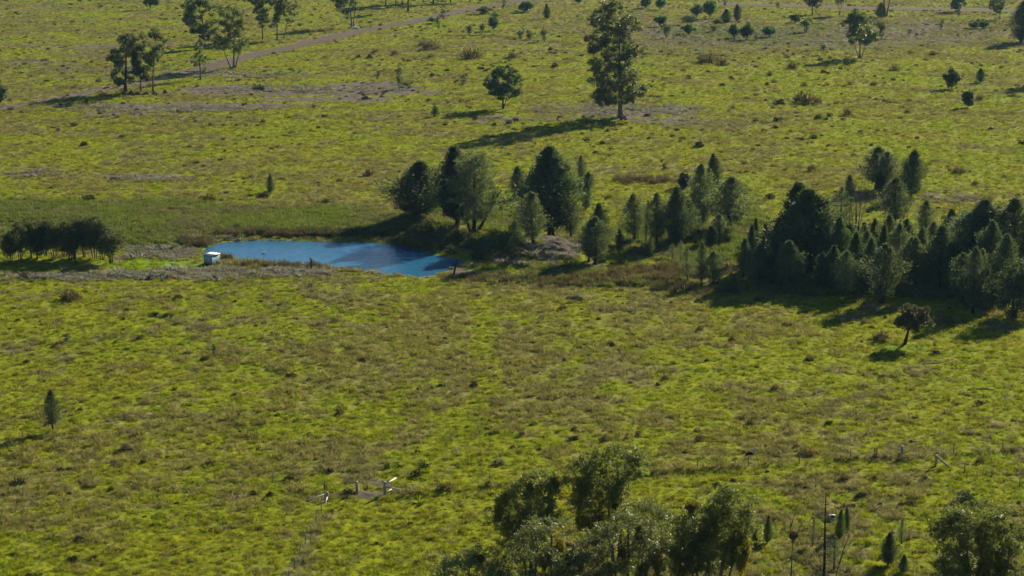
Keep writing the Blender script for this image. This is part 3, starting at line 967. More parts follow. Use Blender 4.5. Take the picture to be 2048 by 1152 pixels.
# ---------------------------------------------------------------- tree kinds shared between copies
_protos = {}
def proto(kind, k):
    if (kind, k) in _protos: return _protos[(kind, k)]
    s = 1000 + 37 * k + 1000 * 'dogslwtruv'.find(kind[-1])
    if kind == 'c_d':   me = cypress(s, dens=1.15, skirt=.07, fat=.34, round_=1.9, rag=.4)
    elif kind == 'c_l': me = cypress(s, dens=1.7, skirt=.10, fat=.28, round_=1.5, rag=.55, lean=.2)
    elif kind == 'c_o': me = cypress(s, dens=.85, skirt=.15, fat=.36, round_=1.8, rag=.5, leafm='cyp_olive', bark='bark_dark')
    elif kind == 'c_g': me = cypress(s, dens=1.05, skirt=.05, fat=.28, round_=1.35, rag=.3, leafm='cyp_green')
    elif kind == 'c_s': me = cypress(s, dens=.42, skirt=.18, fat=.4, round_=1.4, rag=.5, leafm='cyp_olive', bark='bark_grey')
    elif kind == 'b_w':
        me = broadleaf(s, [(.9, -.6, .7), (1.3, -1.7, 1.8), (1.8, -2.1, 2.1), (2.4, -1.6, 1.5), (2.9, -.7, .6)],
                       [(0, 0, -.3, .25, .1, 1.5, .09, .04), (0, 0, -.3, -.4, -.1, 1.4, .08, .03), (.05, 0, -.3, .1, -.4, 1.7, .07, .03)], 21, .72, 150, 'wattle', 'bark_grey', .42, .18, .7, -.1)[:2]
    elif kind == 'b_t':   # thin sapling
        me = broadleaf(s, [(1.3, -.4, .4), (2.4, -1.0, 1.0), (3.8, -1.1, 1.1), (5.0, -.3, .3)],
                       [(0, 0, -.3, .1, .1, 4.2, .07, .02)], 15, .5, 60, 'bush', 'bark_grey', .34, .13, .8, -.2)[:2]
    elif kind == 'b_u':   # pale upright shrub on several stems
        me = broadleaf(s, [(.9, -.5, .5), (1.8, -1.2, 1.2), (2.8, -1.3, 1.3), (3.4, -.8, .8)],
                       [(0, 0, -.3, .5, .1, 2.2, .07, .03), (0, 0, -.3, -.5, -.1, 2.1, .07, .03), (0, 0, -.3, 0, .3, 2.4, .06, .03)], 20, .55, 95, 'euc_grey', 'bark_grey', .34, .13, .8, -.2)[:2]
    elif kind == 'b_r':   # round bush leafy to the ground
        me = broadleaf(s, [(.25, -1.3, 1.3), (.9, -1.6, 1.6), (1.8, -1.3, 1.3), (2.5, -.5, .5)],
                       [(0, 0, -.3, .2, 0, 1.4, .07, .03), (0, 0, -.3, -.4, .1, 1.2, .06, .03)], 24, .55, 100, 'bush', 'bark_dark', .26, .09, .8, -.2, fill=.1)[:2]
    elif kind == 'b_v':   # grove tree on several thin trunks
        me = broadleaf(s, [(2.2, -1.3, 1.3), (3.6, -2.0, 2.0), (5.2, -2.1, 2.1), (6.6, -1.5, 1.5), (7.2, -.6, .6)],
                       [(0, 0, -.4, .2, .1, 5.0, .15, .05), (.3, .2, -.4, 1.0, .3, 4.4, .12, .04), (-.3, 0, -.4, -.9, -.2, 4.6, .12, .04)], 30, 1.05, 150, 'grove', 'bark_dark', .42, .17, .7, 0)[:2]
    _protos[(kind, k)] = me
    return me
SIZE = {'c': (3.6, 10.0), 'b_w': (5.0, 3.2), 'b_t': (3.0, 5.3), 'b_u': (3.4, 3.7), 'b_r': (3.7, 2.9), 'b_v': (5.4, 7.7)}
NV = {'c_d': 6, 'c_l': 3, 'c_o': 6, 'c_g': 3, 'c_s': 2, 'b_w': 3, 'b_t': 3, 'b_u': 2, 'b_r': 3, 'b_v': 4}
NAME = {'c': 'cypress_pine', 'b_w': 'wattle_shrub', 'b_t': 'sapling', 'b_u': 'grey_shrub', 'b_r': 'leafy_bush', 'b_v': 'paperbark_tree'}
CAT = {'c': 'pine tree', 'b_w': 'shrub', 'b_t': 'sapling', 'b_u': 'shrub', 'b_r': 'bush', 'b_v': 'tree'}
_cnt = {}
def T(kind, px, base, top, w, label, group=None):
    k = _cnt.get(kind, 0); _cnt[kind] = k + 1
    v = k % NV[kind]
    key = kind if kind in SIZE else kind[0]
    W0, H0 = SIZE[key]
    pos = P(px, base)
    s = ppm(*pos)
    h, wd = (base - top) / s / .975, w / s
    if kind[0] == 'c' and w > 24: wd *= 1.1
    e = place_tree(NAME[key], proto(kind, v), px, base, label, CAT[key], group, (wd / W0, wd / W0 * .95, h / H0), (k * 2.399) % 6.283, pos=pos)
    e.rotation_euler.x = .035 * math.sin(k * 3.7)
    e.rotation_euler.y = .045 * math.cos(k * 5.1)
    return e

FG = 'mistletoe gums at the near edge of the paddock'
def BL(px, base, prof, stems, n, rc, per, label, seed, name='gum_tree', group=None, leafm='euc', bark='bark_pale', L=.30, W=.10, mist=0, cat='tree', hang=.35, flat=.72, fill=.35, depth=.9, twig=.03, mistpx=None, extra=None):
    """a tree with its own silhouette: prof rows (y, x_left, x_right) and stems (x, y top of stem, base offset, radius), all read off the picture at the tree's distance"""
    pos = P(px, base)
    s = ppm(*pos)
    pr = [((base - y) / s / .975, (a - px) / s, (b - px) / s) for y, a, b in prof]
    st = [((q[2]) / s, 0, -.5, (q[0] - px) / s, 0.1 * i, (base - q[1]) / s / .975, q[3], q[3] * .28) for i, q in enumerate(stems)]
    ex = [((a - px) / s, r0, (base - b) / s / .975) for a, b, r0 in (extra or [])]
    if s < 11:
        L, W, per = L * 1.35, W * 1.7, int(per * 1.7)
    grow_px = 9 if group == FG else 0
    pr = [(z, a - grow_px / s, b + grow_px / s) for z, a, b in pr]
    tm, cm, cl = broadleaf(seed, pr, st, n, rc, per, leafm, bark, L, W, flat, hang, depth, fill, twig, ex)
    e = place_tree(name, (tm, cm), px, base, label, cat, group, pos=pos)
    r = np.random.default_rng(seed + 5)
    spots = [((a - px) / s, r.uniform(-1.5, -.2), (base - b) / s / .975, wpx / s, hpx / s) for a, b, wpx, hpx in (mistpx or [])]
    for i, (a, b, c, wm, hm) in enumerate(spots):
        m = 420
        d = sphere_dirs(m, r) * (r.random((m, 1)) ** .4) * np.array([wm / 2, wm / 2, hm / 2])
        d[:, :2] *= (1 + .5 * d[:, 2:3] / (hm / 2))
        V, F = leaves(d, np.array([[0, 0, -1.]]) + r.normal(0, .3, (m, 3)), .34, .09, r)
        link('mistletoe_clump', mk_mesh('mistletoe_clump', V, F, M['mist']), e, (a, b, c))
    return e

# ---------------------------------------------------------------- gum trees along the brown road
RG = 'gum trees beside the brown road'
BL(252, 185, [(70, 250, 272), (80, 235, 285), (100, 225, 290), (112, 206, 288), (125, 208, 284), (140, 222, 280), (155, 222, 270), (165, 228, 262)], [(254, 110, 0, .55)], 46, 1.15, 150,
   'dark dense gum with thick black trunk at the road end of the three-tree clump', 21, group=RG, bark='bark_dark', leafm='grove', L=.36, W=.13)
BL(282, 184, [(92, 276, 296), (110, 266, 305), (130, 264, 308), (148, 268, 306), (157, 290, 304)], [(284, 118, 0, .26)], 24, 1.0, 150, 'thin trunked dark gum in the middle of the three-tree clump', 22, group=RG, bark='bark_grey', leafm='grove', L=.36, W=.13)
BL(306, 185, [(62, 300, 322), (72, 286, 338), (85, 284, 344), (98, 288, 342), (115, 290, 330), (130, 292, 318), (140, 296, 316)], [(312, 96, 0, .28)], 30, 1.1, 130, 'tallest pale topped gum of the three-tree clump with bare lower trunk', 23, group=RG, bark='bark_grey', L=.36, W=.13)
BL(408, 97, [(-6, 380, 422), (6, 372, 432), (22, 366, 436), (40, 366, 434), (55, 378, 432), (68, 384, 426), (78, 386, 418)], [(406, 30, 0, .5)], 48, 1.3, 150, 'tall dense gum standing behind the forked gum beside the road', 24, group=RG, L=.4, W=.15)
BL(467, 138, [(18, 440, 468), (28, 430, 488), (45, 424, 500), (62, 420, 500), (80, 420, 500), (92, 428, 496), (103, 440, 482)], [(470, 70, 0, .42), (447, 98, -2, .34), (484, 92, 2, .26)], 62, 1.1, 125, 'wide forked gum with two pale trunks at the edge of the brown road', 25, group=RG, L=.36, W=.13)
BL(401, 160, [(80, 394, 408), (95, 386, 416), (115, 384, 420), (135, 388, 418), (146, 392, 416)], [(401, 100, 0, .22)], 22, .8, 70, 'slim half bare gum sapling in front of the tall dense gum', 26, group=RG, bark='bark_dark', leafm='euc_grey', L=.34, W=.12)
BL(525, 79, [(-14, 498, 540), (0, 492, 546), (14, 494, 544), (28, 508, 540), (42, 514, 538), (52, 518, 534)], [(526, 20, 0, .3)], 34, 1.2, 150, 'dark bushy topped gum first of the three pale trunks near the road', 27, group=RG, bark='bark_grey', leafm='grove', L=.42, W=.15)
BL(554, 81, [(-18, 540, 582), (0, 532, 582), (14, 536, 576), (26, 540, 570), (40, 545, 564), (55, 541, 552)], [(555, 10, 0, .34)], 32, 1.2, 130, 'pale trunked gum with hanging foliage in the middle of the road trio', 28, group=RG, L=.42, W=.15)
BL(566, 79, [(-10, 582, 604), (4, 576, 606), (18, 568, 604), (32, 564, 596), (42, 568, 588)], [(586, 4, 0, .2)], 22, .95, 75, 'sparse leaning gum with an arching bare stem beside the road trio', 29, group=RG, leafm='euc_grey', L=.38, W=.13)
BL(704, 56, [(-26, 660, 720), (-10, 656, 724), (4, 656, 722), (18, 670, 716), (30, 684, 706), (38, 690, 704)], [(700, 5, 0, .36), (714, 8, 3, .28)], 44, 1.3, 110, 'twin stemmed gum beside the pale rubble where the road bends', 30, group=RG, bark='bark_grey', L=.42, W=.15)
BL(301, 19, [(-18, 288, 314), (-6, 284, 318), (4, 286, 318), (9, 294, 312)], [(301, 0, 0, .22)], 16, 1.2, 130, 'small flat topped gum alone in the far paddock', 31, name='gum_tree', bark='bark_dark', leafm='grove', L=.42, W=.15)
for i, (bx, by, hh, lab) in enumerate([(771, 10, 62, 'slim gum trunk first along the shaded road verge'), (791, 12, 70, 'slender gum beside the shaded verge behind the brown road'), (804, 8, 60, 'thin gum trunk set back from the shaded verge'), (816, 24, 80, 'stout dark gum trunk nearest the brown road in the shaded verge'),
        (846, 5, 60, 'faint gum trunk farthest back in the shaded verge'), (866, 9, 84, 'thickest gum trunk standing in the shaded verge'), (901, 5, 66, 'thin dark gum trunk by the upper end of the shaded verge'), (940, 4, 60, 'last gum trunk at the upper end of the shaded verge')]):
    s_ = hh * .32
    BL(bx, by, [(by - hh, bx - s_ * .5, bx + s_ * .5), (by - hh * .8, bx - s_, bx + s_), (by - hh * .55, bx - s_ * .9, bx + s_ * .9), (by - hh * .38, bx - s_ * .5, bx + s_ * .5)],
       [(bx + 2, by - hh * .7, 0, .46 if hh > 75 else .28)], 14, 1.7, 130, lab, 60 + i, group='gum trunks along the shaded road verge', bark='bark_dark', leafm='grove', L=.5, W=.2)
BL(-6, 213, [(158, -18, 4), (168, -24, 12), (185, -26, 15), (200, -22, 13), (208, -16, 8)], [(-6, 185, 0, .25)], 26, .95, 170, 'dense round tree cut by the picture edge above the pale track', 41, name='round_tree', leafm='cyp_dark', bark='bark_dark', L=.32, W=.12, fill=.1)
# the big gum, the round tree and what stands near them
BL(1241, 235, [(9, 1212, 1237), (18, 1192, 1257), (29, 1169, 1277), (45, 1166, 1282), (54, 1167, 1292), (61, 1174, 1279), (75, 1175, 1272), (90, 1171, 1272), (101, 1173, 1285), (110, 1178, 1279), (120, 1182, 1267), (131, 1176, 1274), (140, 1169, 1294), (149, 1173, 1284), (158, 1166, 1279), (171, 1161, 1283), (181, 1190, 1303), (194, 1181, 1299), (203, 1188, 1255)],
   [(1238, 60, 0, .62), (1252, 80, 0, .3)], 230, 1.15, 140, 'very tall gum with pale trunk standing alone in the middle of the paddock', 43, leafm='euc_grey', bark='bark_pale', L=.34, W=.12, twig=.04, fill=.25)
BL(1006, 218, [(138, 990, 1024), (148, 974, 1040), (162, 967, 1046), (178, 968, 1047), (190, 978, 1044), (198, 988, 1034)], [(1006, 168, 0, .3), (1020, 175, 0, .16)], 60, .9, 150, 'rounded leafy tree on a short trunk beside the very tall gum', 44, name='round_tree', leafm='bush', bark='bark_dark', L=.3, W=.1, fill=.2)
BL(1720, 116, [(24, 1706, 1734), (34, 1692, 1744), (48, 1684, 1750), (62, 1684, 1752), (74, 1686, 1756), (84, 1690, 1752)], [(1716, 50, 0, .34), (1734, 78, 2, .22), (1704, 76, -1, .2)], 58, 1.15, 130, 'bright green gum with a forked white trunk on the upper slope', 45, leafm='euc_light', bark='bark_pale', L=.38, W=.14)
BL(1625, 29, [(-20, 1612, 1642), (-8, 1606, 1646), (4, 1610, 1644), (14, 1616, 1638)], [(1625, 0, 0, .3)], 24, 1.4, 140, 'dark gum standing on the near edge of the far bare road', 46, leafm='grove', bark='bark_grey', L=.46, W=.17)
BL(1679, 31, [(-22, 1664, 1698), (-8, 1662, 1700), (4, 1668, 1694), (12, 1672, 1688)], [(1676, 0, 0, .24), (1684, -2, 0, .2)], 20, 1.35, 80, 'open branched gum beside the dark gum on the far bare road', 47, leafm='euc', bark='bark_grey', L=.46, W=.17)
BL(1770, 34, [(-30, 1745, 1795), (-12, 1742, 1800), (-2, 1750, 1790)], [(1766, -14, 0, .6), (1780, -14, 2, .4)], 22, 1.6, 140, 'gum with a red brown trunk rising out of the frame on the far road', 48, leafm='euc', bark='bark_red', L=.46, W=.17)
T('c_g', 1761, 34, 6, 22, 'dense green bush hugging the red brown gum trunk')
BL(1999, 39, [(-10, 1988, 2012), (0, 1978, 2014), (12, 1976, 2010), (22, 1978, 1998)], [(2000, 6, 0, .24), (1990, 18, 0, .12)], 24, 1.15, 95, 'small open gum in front of the far road near the dense pine', 49, leafm='euc', bark='bark_grey', L=.42, W=.15)
T('c_d', 2042, 85, 4, 40, 'tall dense pine on the upper slope casting a long shadow')
BL(1903, 178, [(138, 1894, 1908), (146, 1888, 1916), (156, 1888, 1920), (166, 1890, 1918), (172, 1892, 1908)], [(1904, 150, 0, .16)], 26, .75, 120, 'small glossy dark tree with a slanting crown on the upper slope', 50, leafm='bush', bark='bark_dark', name='round_tree', L=.3, W=.11)
T('c_d', 1961, 165, 138, 17, 'small dense dark pine behind the slanting glossy tree')
BL(1936, 216, [(184, 1928, 1942), (192, 1923, 1948), (202, 1924, 1949), (209, 1930, 1944)], [(1936, 196, 0, .13)], 24, .65, 120, 'small dark round tree just downhill of the slanting glossy tree', 51, leafm='bush', bark='bark_dark', name='round_tree', L=.28, W=.1)
T('c_o', 2092, 168, 70, 46, 'shade casting pine at the picture edge beyond the small dark round tree')
BL(1915, 24, [(-8, 1902, 1930), (2, 1898, 1934), (12, 1900, 1932), (18, 1906, 1926)], [(1915, 8, 0, .18)], 22, 1.0, 140, 'dark low tree on the verge beside the far bare road', 52, leafm='cyp_dark', bark='bark_dark', name='round_tree', L=.4, W=.15)

# ---------------------------------------------------------------- shrubs of the upper slope
US = 'shrubs scattered over the upper slope'
for k, x, b, t, w, lab in [
        ('b_w', 967, 28, 13, 36, 'flat topped dark green shrub by the bend of the brown road'), ('b_w', 990, 37, 25, 22, 'small round shrub just below the flat topped roadside shrub'), ('b_w', 988, 63, 33, 28, 'green umbrella shrub on a thin stem below the roadside shrubs'),
        ('b_t', 1006, 22, -4, 16, 'dark upright sapling beside the brown road bend'), ('b_w', 1053, 24, 2, 40, 'broad bright green shrub beyond the road bend sapling'), ('c_g', 1094, 37, 8, 14, 'small slim pine between the roadside shrubs and the very tall gum'),
        ('b_u', 938, 70, 50, 18, 'grey shrub first of the pair below the umbrella shrub'), ('b_u', 965, 69, 49, 16, 'grey shrub second of the pair below the umbrella shrub'), ('b_u', 1042, 80, 56, 22, 'grey green shrub first of the row of three above the ditch'),
        ('b_u', 1060, 82, 57, 20, 'grey green shrub in the middle of the row of three above the ditch'), ('b_u', 1089, 84, 55, 21, 'grey green shrub last of the row of three above the ditch'), ('b_w', 864, 46, 34, 18, 'low dark shrub at the lower edge of the brown road'),
        ('b_t', 877, 68, 30, 15, 'thin pale sapling below the brown road'), ('b_t', 886, 46, 15, 20, 'bare grey sapling at the lower edge of the brown road'), ('b_w', 1157, 7, -4, 18, 'small dark shrub at the top of the slope beyond the road'),
        ('b_w', 1292, 17, -4, 28, 'green shrub first of the pair on the hilltop behind the very tall gum'), ('b_w', 1320, 20, -4, 28, 'green shrub second of the pair on the hilltop behind the very tall gum'), ('b_w', 1322, 53, 32, 33, 'rounded dark green shrub standing alone uphill of the grey one'),
        ('b_u', 1332, 77, 49, 22, 'grey green shrub just downhill of the rounded dark green one'), ('b_w', 1377, 70, 48, 32, 'bright rounded shrub in the middle of the upper slope'), ('b_w', 1393, 36, 9, 32, 'wide green shrub leaning against the taller forked one'),
        ('b_w', 1419, 38, 2, 36, 'tallest forked green shrub of the upper slope thicket'), ('c_g', 1452, 45, 19, 22, 'conical young pine in the upper slope thicket'), ('c_d', 1475, 42, 10, 16, 'slim dark columnar pine beside the conical young pine'),
        ('b_r', 1434, 48, 36, 22, 'low dark bush at the foot of the conical young pine'), ('b_r', 1377, 44, 28, 42, 'wide grey green bush under the forked green shrub'), ('b_u', 1428, 66, 48, 22, 'pale grey shrub below the low dark bush'),
        ('b_w', 1467, 78, 48, 28, 'tall green shrub at the upper end of the lower thicket'), ('b_w', 1494, 81, 48, 38, 'broad feathery shrub in the middle of the lower thicket'), ('b_w', 1537, 76, 52, 36, 'dark flat topped shrub at the far end of the lower thicket'),
        ('b_w', 1590, 47, 28, 26, 'grey green shrub on the slope below the dark roadside gum'), ('b_u', 1613, 66, 36, 36, 'large pale feathery shrub on the slope below the far road'), ('b_t', 1450, 15, -6, 15, 'thin sapling at the hilltop above the thicket'),
        ('b_t', 1555, 23, 3, 14, 'pale bare sapling at the near edge of the far road'), ('b_u', 1763, 79, 38, 26, 'misty grey shrub beside the bright green gum'), ('b_t', 1882, 64, 36, 11, 'thin green sapling on the slope below the dark low tree'),
        ('b_w', 1948, 58, 43, 26, 'low green shrub first of the pair on the far slope'), ('b_w', 1966, 56, 42, 28, 'low dark shrub second of the pair on the far slope'), ('b_t', 1918, 36, 13, 10, 'thin pale sapling at the edge of the far road'),
        ('b_t', 1644, 110, 86, 26, 'straggly green sapling among the tussocks uphill of the ditch'), ('b_r', 1694, 131, 111, 22, 'leafy bush in the shadow of the bright green gum'), ('b_t', 1819, 72, 57, 16, 'little pale sapling on the open upper slope'),
        ('b_t', 798, 179, 128, 24, 'thin half dead sapling rising from the bare patch'), ('b_t', 755, 165, 140, 14, 'faint little sapling behind the half dead one'), ('b_t', 926, 176, 146, 20, 'pale feathery sapling beside the rounded leafy tree'),
        ('b_r', 870, 233, 206, 19, 'small dark bush with a pointed top in the open grass'), ('b_t', 1512, 84, 66, 10, 'slim dark sapling at the lower edge of the thicket')]:
    T(k, x, b, t, w, lab, US)

# ---------------------------------------------------------------- grove behind the shed
GR = 'trees of the dark grove beside the pond paddock'
for k, x, b, t, w, lab in [
        ('b_v', 20, 526, 462, 44, 'grove tree at the open end away from the shed'), ('b_v', 42, 520, 446, 48, 'grove tree behind the one at the open end'), ('b_v', 62, 516, 436, 52, 'tall grove tree with two clear trunks'),
        ('b_v', 92, 512, 442, 54, 'dense grove tree just past the two clear trunks'), ('b_v', 108, 516, 440, 50, 'grove tree in the thick middle of the row'), ('b_v', 128, 514, 444, 50, 'grove tree with pale streaked bark in the middle'),
        ('b_v', 150, 518, 442, 52, 'dark grove tree in front of the tall back ones'), ('b_v', 168, 516, 436, 54, 'bright topped grove tree near the shed end'), ('b_v', 190, 518, 434, 50, 'tallest grove tree near the shed end'),
        ('b_v', 205, 520, 444, 46, 'thin grove tree behind the spreading end tree'), ('b_v', 221, 526, 458, 66, 'spreading end tree of the grove nearest the shed'), ('b_v', 75, 519, 466, 40, 'short grove tree filling the gap below the tall ones'), ('b_v', 140, 522, 468, 40, 'short dark grove tree at the front of the row')]:
    T(k, x, b, t, w, lab, GR)
# ---------------------------------------------------------------- pines and trees by the pond and in the big stand
PG = 'cypress pines around the pond and along the gully'
T('c_l', 836, 437, 326, 80, 'broad dark pine standing alone behind the pond', PG)
T('c_l', 914, 452, 299, 66, 'tall dark pine behind the many trunked spreading tree', PG)
BL(947, 464, [(308, 930, 970), (322, 905, 990), (345, 895, 994), (370, 893, 1002), (395, 892, 1008), (415, 900, 1000), (430, 912, 985), (442, 922, 968)],
   [(948, 350, 0, .42), (1004, 380, 5, .3), (918, 400, -4, .26)], 140, 1.0, 175, 'wide spreading tree with three dark trunks above the pond bank', 81, name='spreading_tree', leafm='cyp_olive', bark='bark_black' if 'bark_black' in M else 'bark_dark', L=.32, W=.12, hang=-.2, fill=.2)
T('b_r', 882, 412, 380, 16, 'leaning dark bush between the two big pond pines', PG)
T('b_r', 1032, 498, 424, 46, 'tall dusky bush on the pond side of the spoil mound', PG)
for k, x, b, t, w, lab in [
        ('c_d', 1037, 398, 335, 28, 'small dense pine alone in the grass behind the spreading tree'), ('c_l', 1103, 472, 299, 98, 'largest pine beside the pond with a thick dark trunk on the mound top'),
        ('c_o', 1066, 496, 394, 44, 'greyish pine rooted in the spoil mound'), ('c_o', 1142, 476, 398, 40, 'thin greyish pine just behind the spoil mound'), ('c_o', 1164, 366, 312, 21, 'slim pine at the back of the little trio in the grass'),
        ('c_d', 1177, 379, 345, 20, 'short dark pine in the middle of the little trio in the grass'), ('c_d', 1171, 419, 364, 20, 'narrow columnar pine at the front of the little trio in the grass'), ('c_g', 1201, 478, 408, 36, 'dense dark green pine behind the open pair by the mound'),
        ('c_o', 1191, 529, 436, 54, 'open crowned pine at the foot of the spoil mound'), ('c_o', 1177, 524, 440, 34, 'thin pine touching the open crowned one by the mound'), ('c_d', 1239, 506, 458, 17, 'small dark pine in the grass past the mound'),
        ('c_o', 1269, 484, 391, 42, 'first tall open pine of the gully row'), ('c_s', 1291, 489, 402, 18, 'very thin pine between two open gully pines'), ('c_o', 1314, 491, 389, 40, 'second tall open pine of the gully row on twin trunks'),
        ('c_d', 1354, 492, 378, 46, 'dark dense pine in the middle of the gully row'), ('c_o', 1381, 484, 402, 34, 'dusky pine beside the dark dense one of the gully row'), ('c_o', 1396, 470, 332, 46, 'tallest tapering pine behind the gully row'),
        ('c_d', 1428, 384, 310, 26, 'neat pointed pine with a bare trunk behind the gully row'), ('c_o', 1457, 458, 356, 68, 'wide open crowned pine at the end of the gully row'), ('c_o', 1438, 490, 430, 36, 'short pine in front of the wide open crowned one'),
        ('c_d', 1420, 493, 453, 20, 'small black green pine at the foot of the wide open crowned one'), ('c_g', 1455, 489, 448, 18, 'small green pine at the foot of the wide open crowned one'), ('c_s', 1375, 563, 496, 28, 'feathery see-through young pine in the gully'),
        ('c_o', 1404, 572, 486, 24, 'narrow tall young pine in the gully'), ('c_o', 1427, 569, 504, 36, 'round headed young pine beside the narrow tall one in the gully'), ('c_s', 1303, 515, 472, 16, 'little wispy pine in front of the gully row'),
        ('c_s', 1346, 522, 486, 18, 'wispy seedling pine below the dark dense gully pine'), ('c_s', 1362, 530, 482, 16, 'second wispy seedling pine below the dark dense gully pine'), ('c_g', 1465, 586, 553, 19, 'little green pine at the sunny edge of the big stand'),
        ('c_o', 1486, 554, 478, 28, 'thin dusky pine at the edge of the big stand'), ('c_d', 1515, 574, 490, 42, 'dark pointed pine at the outer corner of the big stand'), ('c_d', 1366, 374, 346, 22, 'dark round bushy pine in the grass behind the gully row')]:
    T(k, x, b, t, w, lab, PG)
BG = 'cypress pines of the big stand'
for k, x, b, t, w, lab in [
        ('c_l', 1600, 536, 371, 70, 'pine whose tip shows behind the giant of the big stand'), ('c_l', 1618, 548, 384, 112, 'giant broad pine dominating the big stand'), ('c_d', 1546, 574, 508, 40, 'black green pine at the shaded outer corner of the stand'),
        ('c_d', 1580, 578, 484, 50, 'dark pine in front of the giant with the long shadow'), ('c_g', 1556, 545, 440, 30, 'yellow green pine behind the dark corner pines'), ('c_g', 1530, 530, 448, 26, 'thin green pine behind the dark pointed corner pine'),
        ('c_d', 1663, 582, 493, 36, 'narrow dark pine at the foot of the giant'), ('c_o', 1690, 590, 503, 46, 'grey green pine beside the narrow dark one at the front'), ('c_g', 1682, 560, 438, 50, 'green pine leaning against the giant'),
        ('c_g', 1706, 572, 468, 38, 'bright tipped pine behind the grey green front one'), ('c_d', 1736, 584, 478, 34, 'almost black pine beside the broad olive front pine'), ('c_o', 1764, 606, 490, 66, 'broad olive pine with a stout trunk at the sunny front of the stand'),
        ('c_g', 1722, 528, 446, 34, 'young green pine at the back beneath the bare grey tree'), ('c_g', 1748, 520, 440, 32, 'young green pine behind the broad olive one'), ('c_o', 1776, 536, 432, 36, 'slim olive pine in the back rank of the stand'),
        ('c_o', 1795, 560, 450, 44, 'tall olive pine with bare trunk showing past the broad one'), ('c_o', 1818, 572, 474, 44, 'shaggy brownish pine in the middle rank'), ('c_o', 1838, 548, 456, 34, 'thin pine behind the shaggy brownish one'),
        ('c_d', 1857, 572, 480, 34, 'dark straight pine before the dense black pair'), ('c_d', 1882, 580, 454, 52, 'pointed crown of the dense black pair'), ('c_d', 1910, 578, 488, 54, 'round crown of the dense black pair'),
        ('c_l', 1948, 560, 402, 92, 'big dark pine second in size behind the black pair'), ('c_g', 1900, 500, 420, 44, 'green pine rising behind the pointed black crown'), ('c_o', 1847, 474, 402, 34, 'neat pyramid pine standing in the yellow grass behind the stand'),
        ('c_o', 1926, 606, 508, 48, 'grey green pine leaning on the pointed sunny one'), ('c_o', 1945, 626, 498, 44, 'pointed sunny pine at the front of the stand near the leafy mass'), ('c_s', 1969, 624, 528, 16, 'very thin pole pine beside the pointed sunny one'),
        ('c_o', 2024, 560, 400, 84, 'large dusky grey pine at the picture edge'), ('c_o', 2062, 560, 410, 60, 'dusky pine cut by the picture edge'), ('c_d', 1640, 580, 505, 30, 'short dark pine under the skirts of the giant'),
        ('c_o', 1752, 378, 296, 54, 'olive pine at the back of the isolated upper cluster'), ('c_o', 1774, 386, 306, 50, 'bluish pine overlapping the olive one in the upper cluster'), ('c_d', 1759, 388, 341, 19, 'slim black pine in front of the upper cluster'),
        ('c_d', 1820, 394, 303, 42, 'dark pine with a clear trunk apart from the upper cluster'), ('c_d', 1700, 396, 351, 18, 'slim dark pine above the bare grey tree'), ('c_o', 1788, 452, 358, 52, 'airy pine on a tall bare trunk below the upper cluster'),
        ('c_s', 1681, 470, 376, 46, 'thin grey pine beside the bare purple grey tree'), ('c_g', 1640, 500, 420, 30, 'pine half hidden behind the giant'), ('c_g', 1660, 530, 448, 32, 'green pine filling the gap beside the giant'), ('c_s', 1800, 500, 440, 30, 'wispy pine in the back rank under the airy one'),
        ('c_o', 1700, 545, 446, 38, 'grey green pine behind the bright tipped one'), ('c_o', 1730, 558, 462, 40, 'olive pine between the black front pine and the bare grey tree'), ('c_g', 1762, 556, 452, 36, 'upright green pine hidden behind the broad olive one'),
        ('c_o', 1810, 540, 440, 38, 'soft olive pine behind the shaggy brownish one'), ('c_o', 1832, 578, 478, 40, 'soft grey pine in front of the thin back rank one'), ('c_o', 1866, 538, 446, 38, 'grey pine behind the dark straight one'),
        ('c_o', 1928, 536, 424, 46, 'olive pine at the shoulder of the second biggest pine'), ('c_d', 1976, 586, 446, 50, 'dark pine between the pointed sunny one and the leafy mass'), ('c_o', 1990, 540, 414, 50, 'dusky pine behind the thin pole pine'),
        ('c_d', 2006, 600, 470, 46, 'dark pine at the back of the leafy mass'), ('c_o', 1962, 606, 500, 38, 'short olive pine behind the thin pole pine'), ('c_g', 1498, 548, 452, 26, 'light green pine at the loose end of the stand'), ('c_g', 1512, 522, 438, 24, 'pale green pine behind the dark pointed corner one'), ('c_o', 1652, 560, 452, 40, 'olive pine at the elbow of the giant')]:
    T(k, x, b, t, w, lab, BG)
BL(2026, 634, [(516, 2004, 2050), (535, 1996, 2070), (560, 1986, 2080), (585, 1986, 2080), (605, 1990, 2080), (622, 1998, 2070)], [(2020, 560, 0, .25), (2045, 560, 3, .25)], 90, 1.0, 170, 'dark leafy mass of a tree at the picture edge below the dusky pines', 83, name='leafy_tree', leafm='cyp_dark', bark='bark_dark', L=.34, W=.14, fill=.1)
BL(1156, 386, [(362, 1150, 1164), (370, 1146, 1167), (379, 1149, 1163)], [(1156, 372, 0, .06)], 16, .5, 90, 'yellowish round bush beside the little trio of pines', 84, name='leafy_bush', leafm='euc_light', bark='bark_grey', cat='bush', L=.24, W=.08)
BL(1712, 468, [(362, 1690, 1735), (385, 1682, 1744), (410, 1678, 1748), (430, 1686, 1736)], [(1708, 380, 0, .2), (1722, 392, 1, .14), (1698, 396, -1, .13), (1730, 410, 2, .1)], 46, .85, 26, 'bare purple grey tree among the pines', 85, name='bare_tree', leafm='twig', bark='bark_grey', L=.5, W=.05, hang=-.5)
BL(1692, 476, [(396, 1680, 1704), (420, 1676, 1708), (445, 1680, 1702)], [(1690, 420, 0, .12), (1698, 430, 1, .1)], 20, .75, 26, 'smaller bare grey tree at the foot of the purple grey one', 86, name='bare_tree', leafm='twig', bark='bark_grey', L=.5, W=.05, hang=-.5)
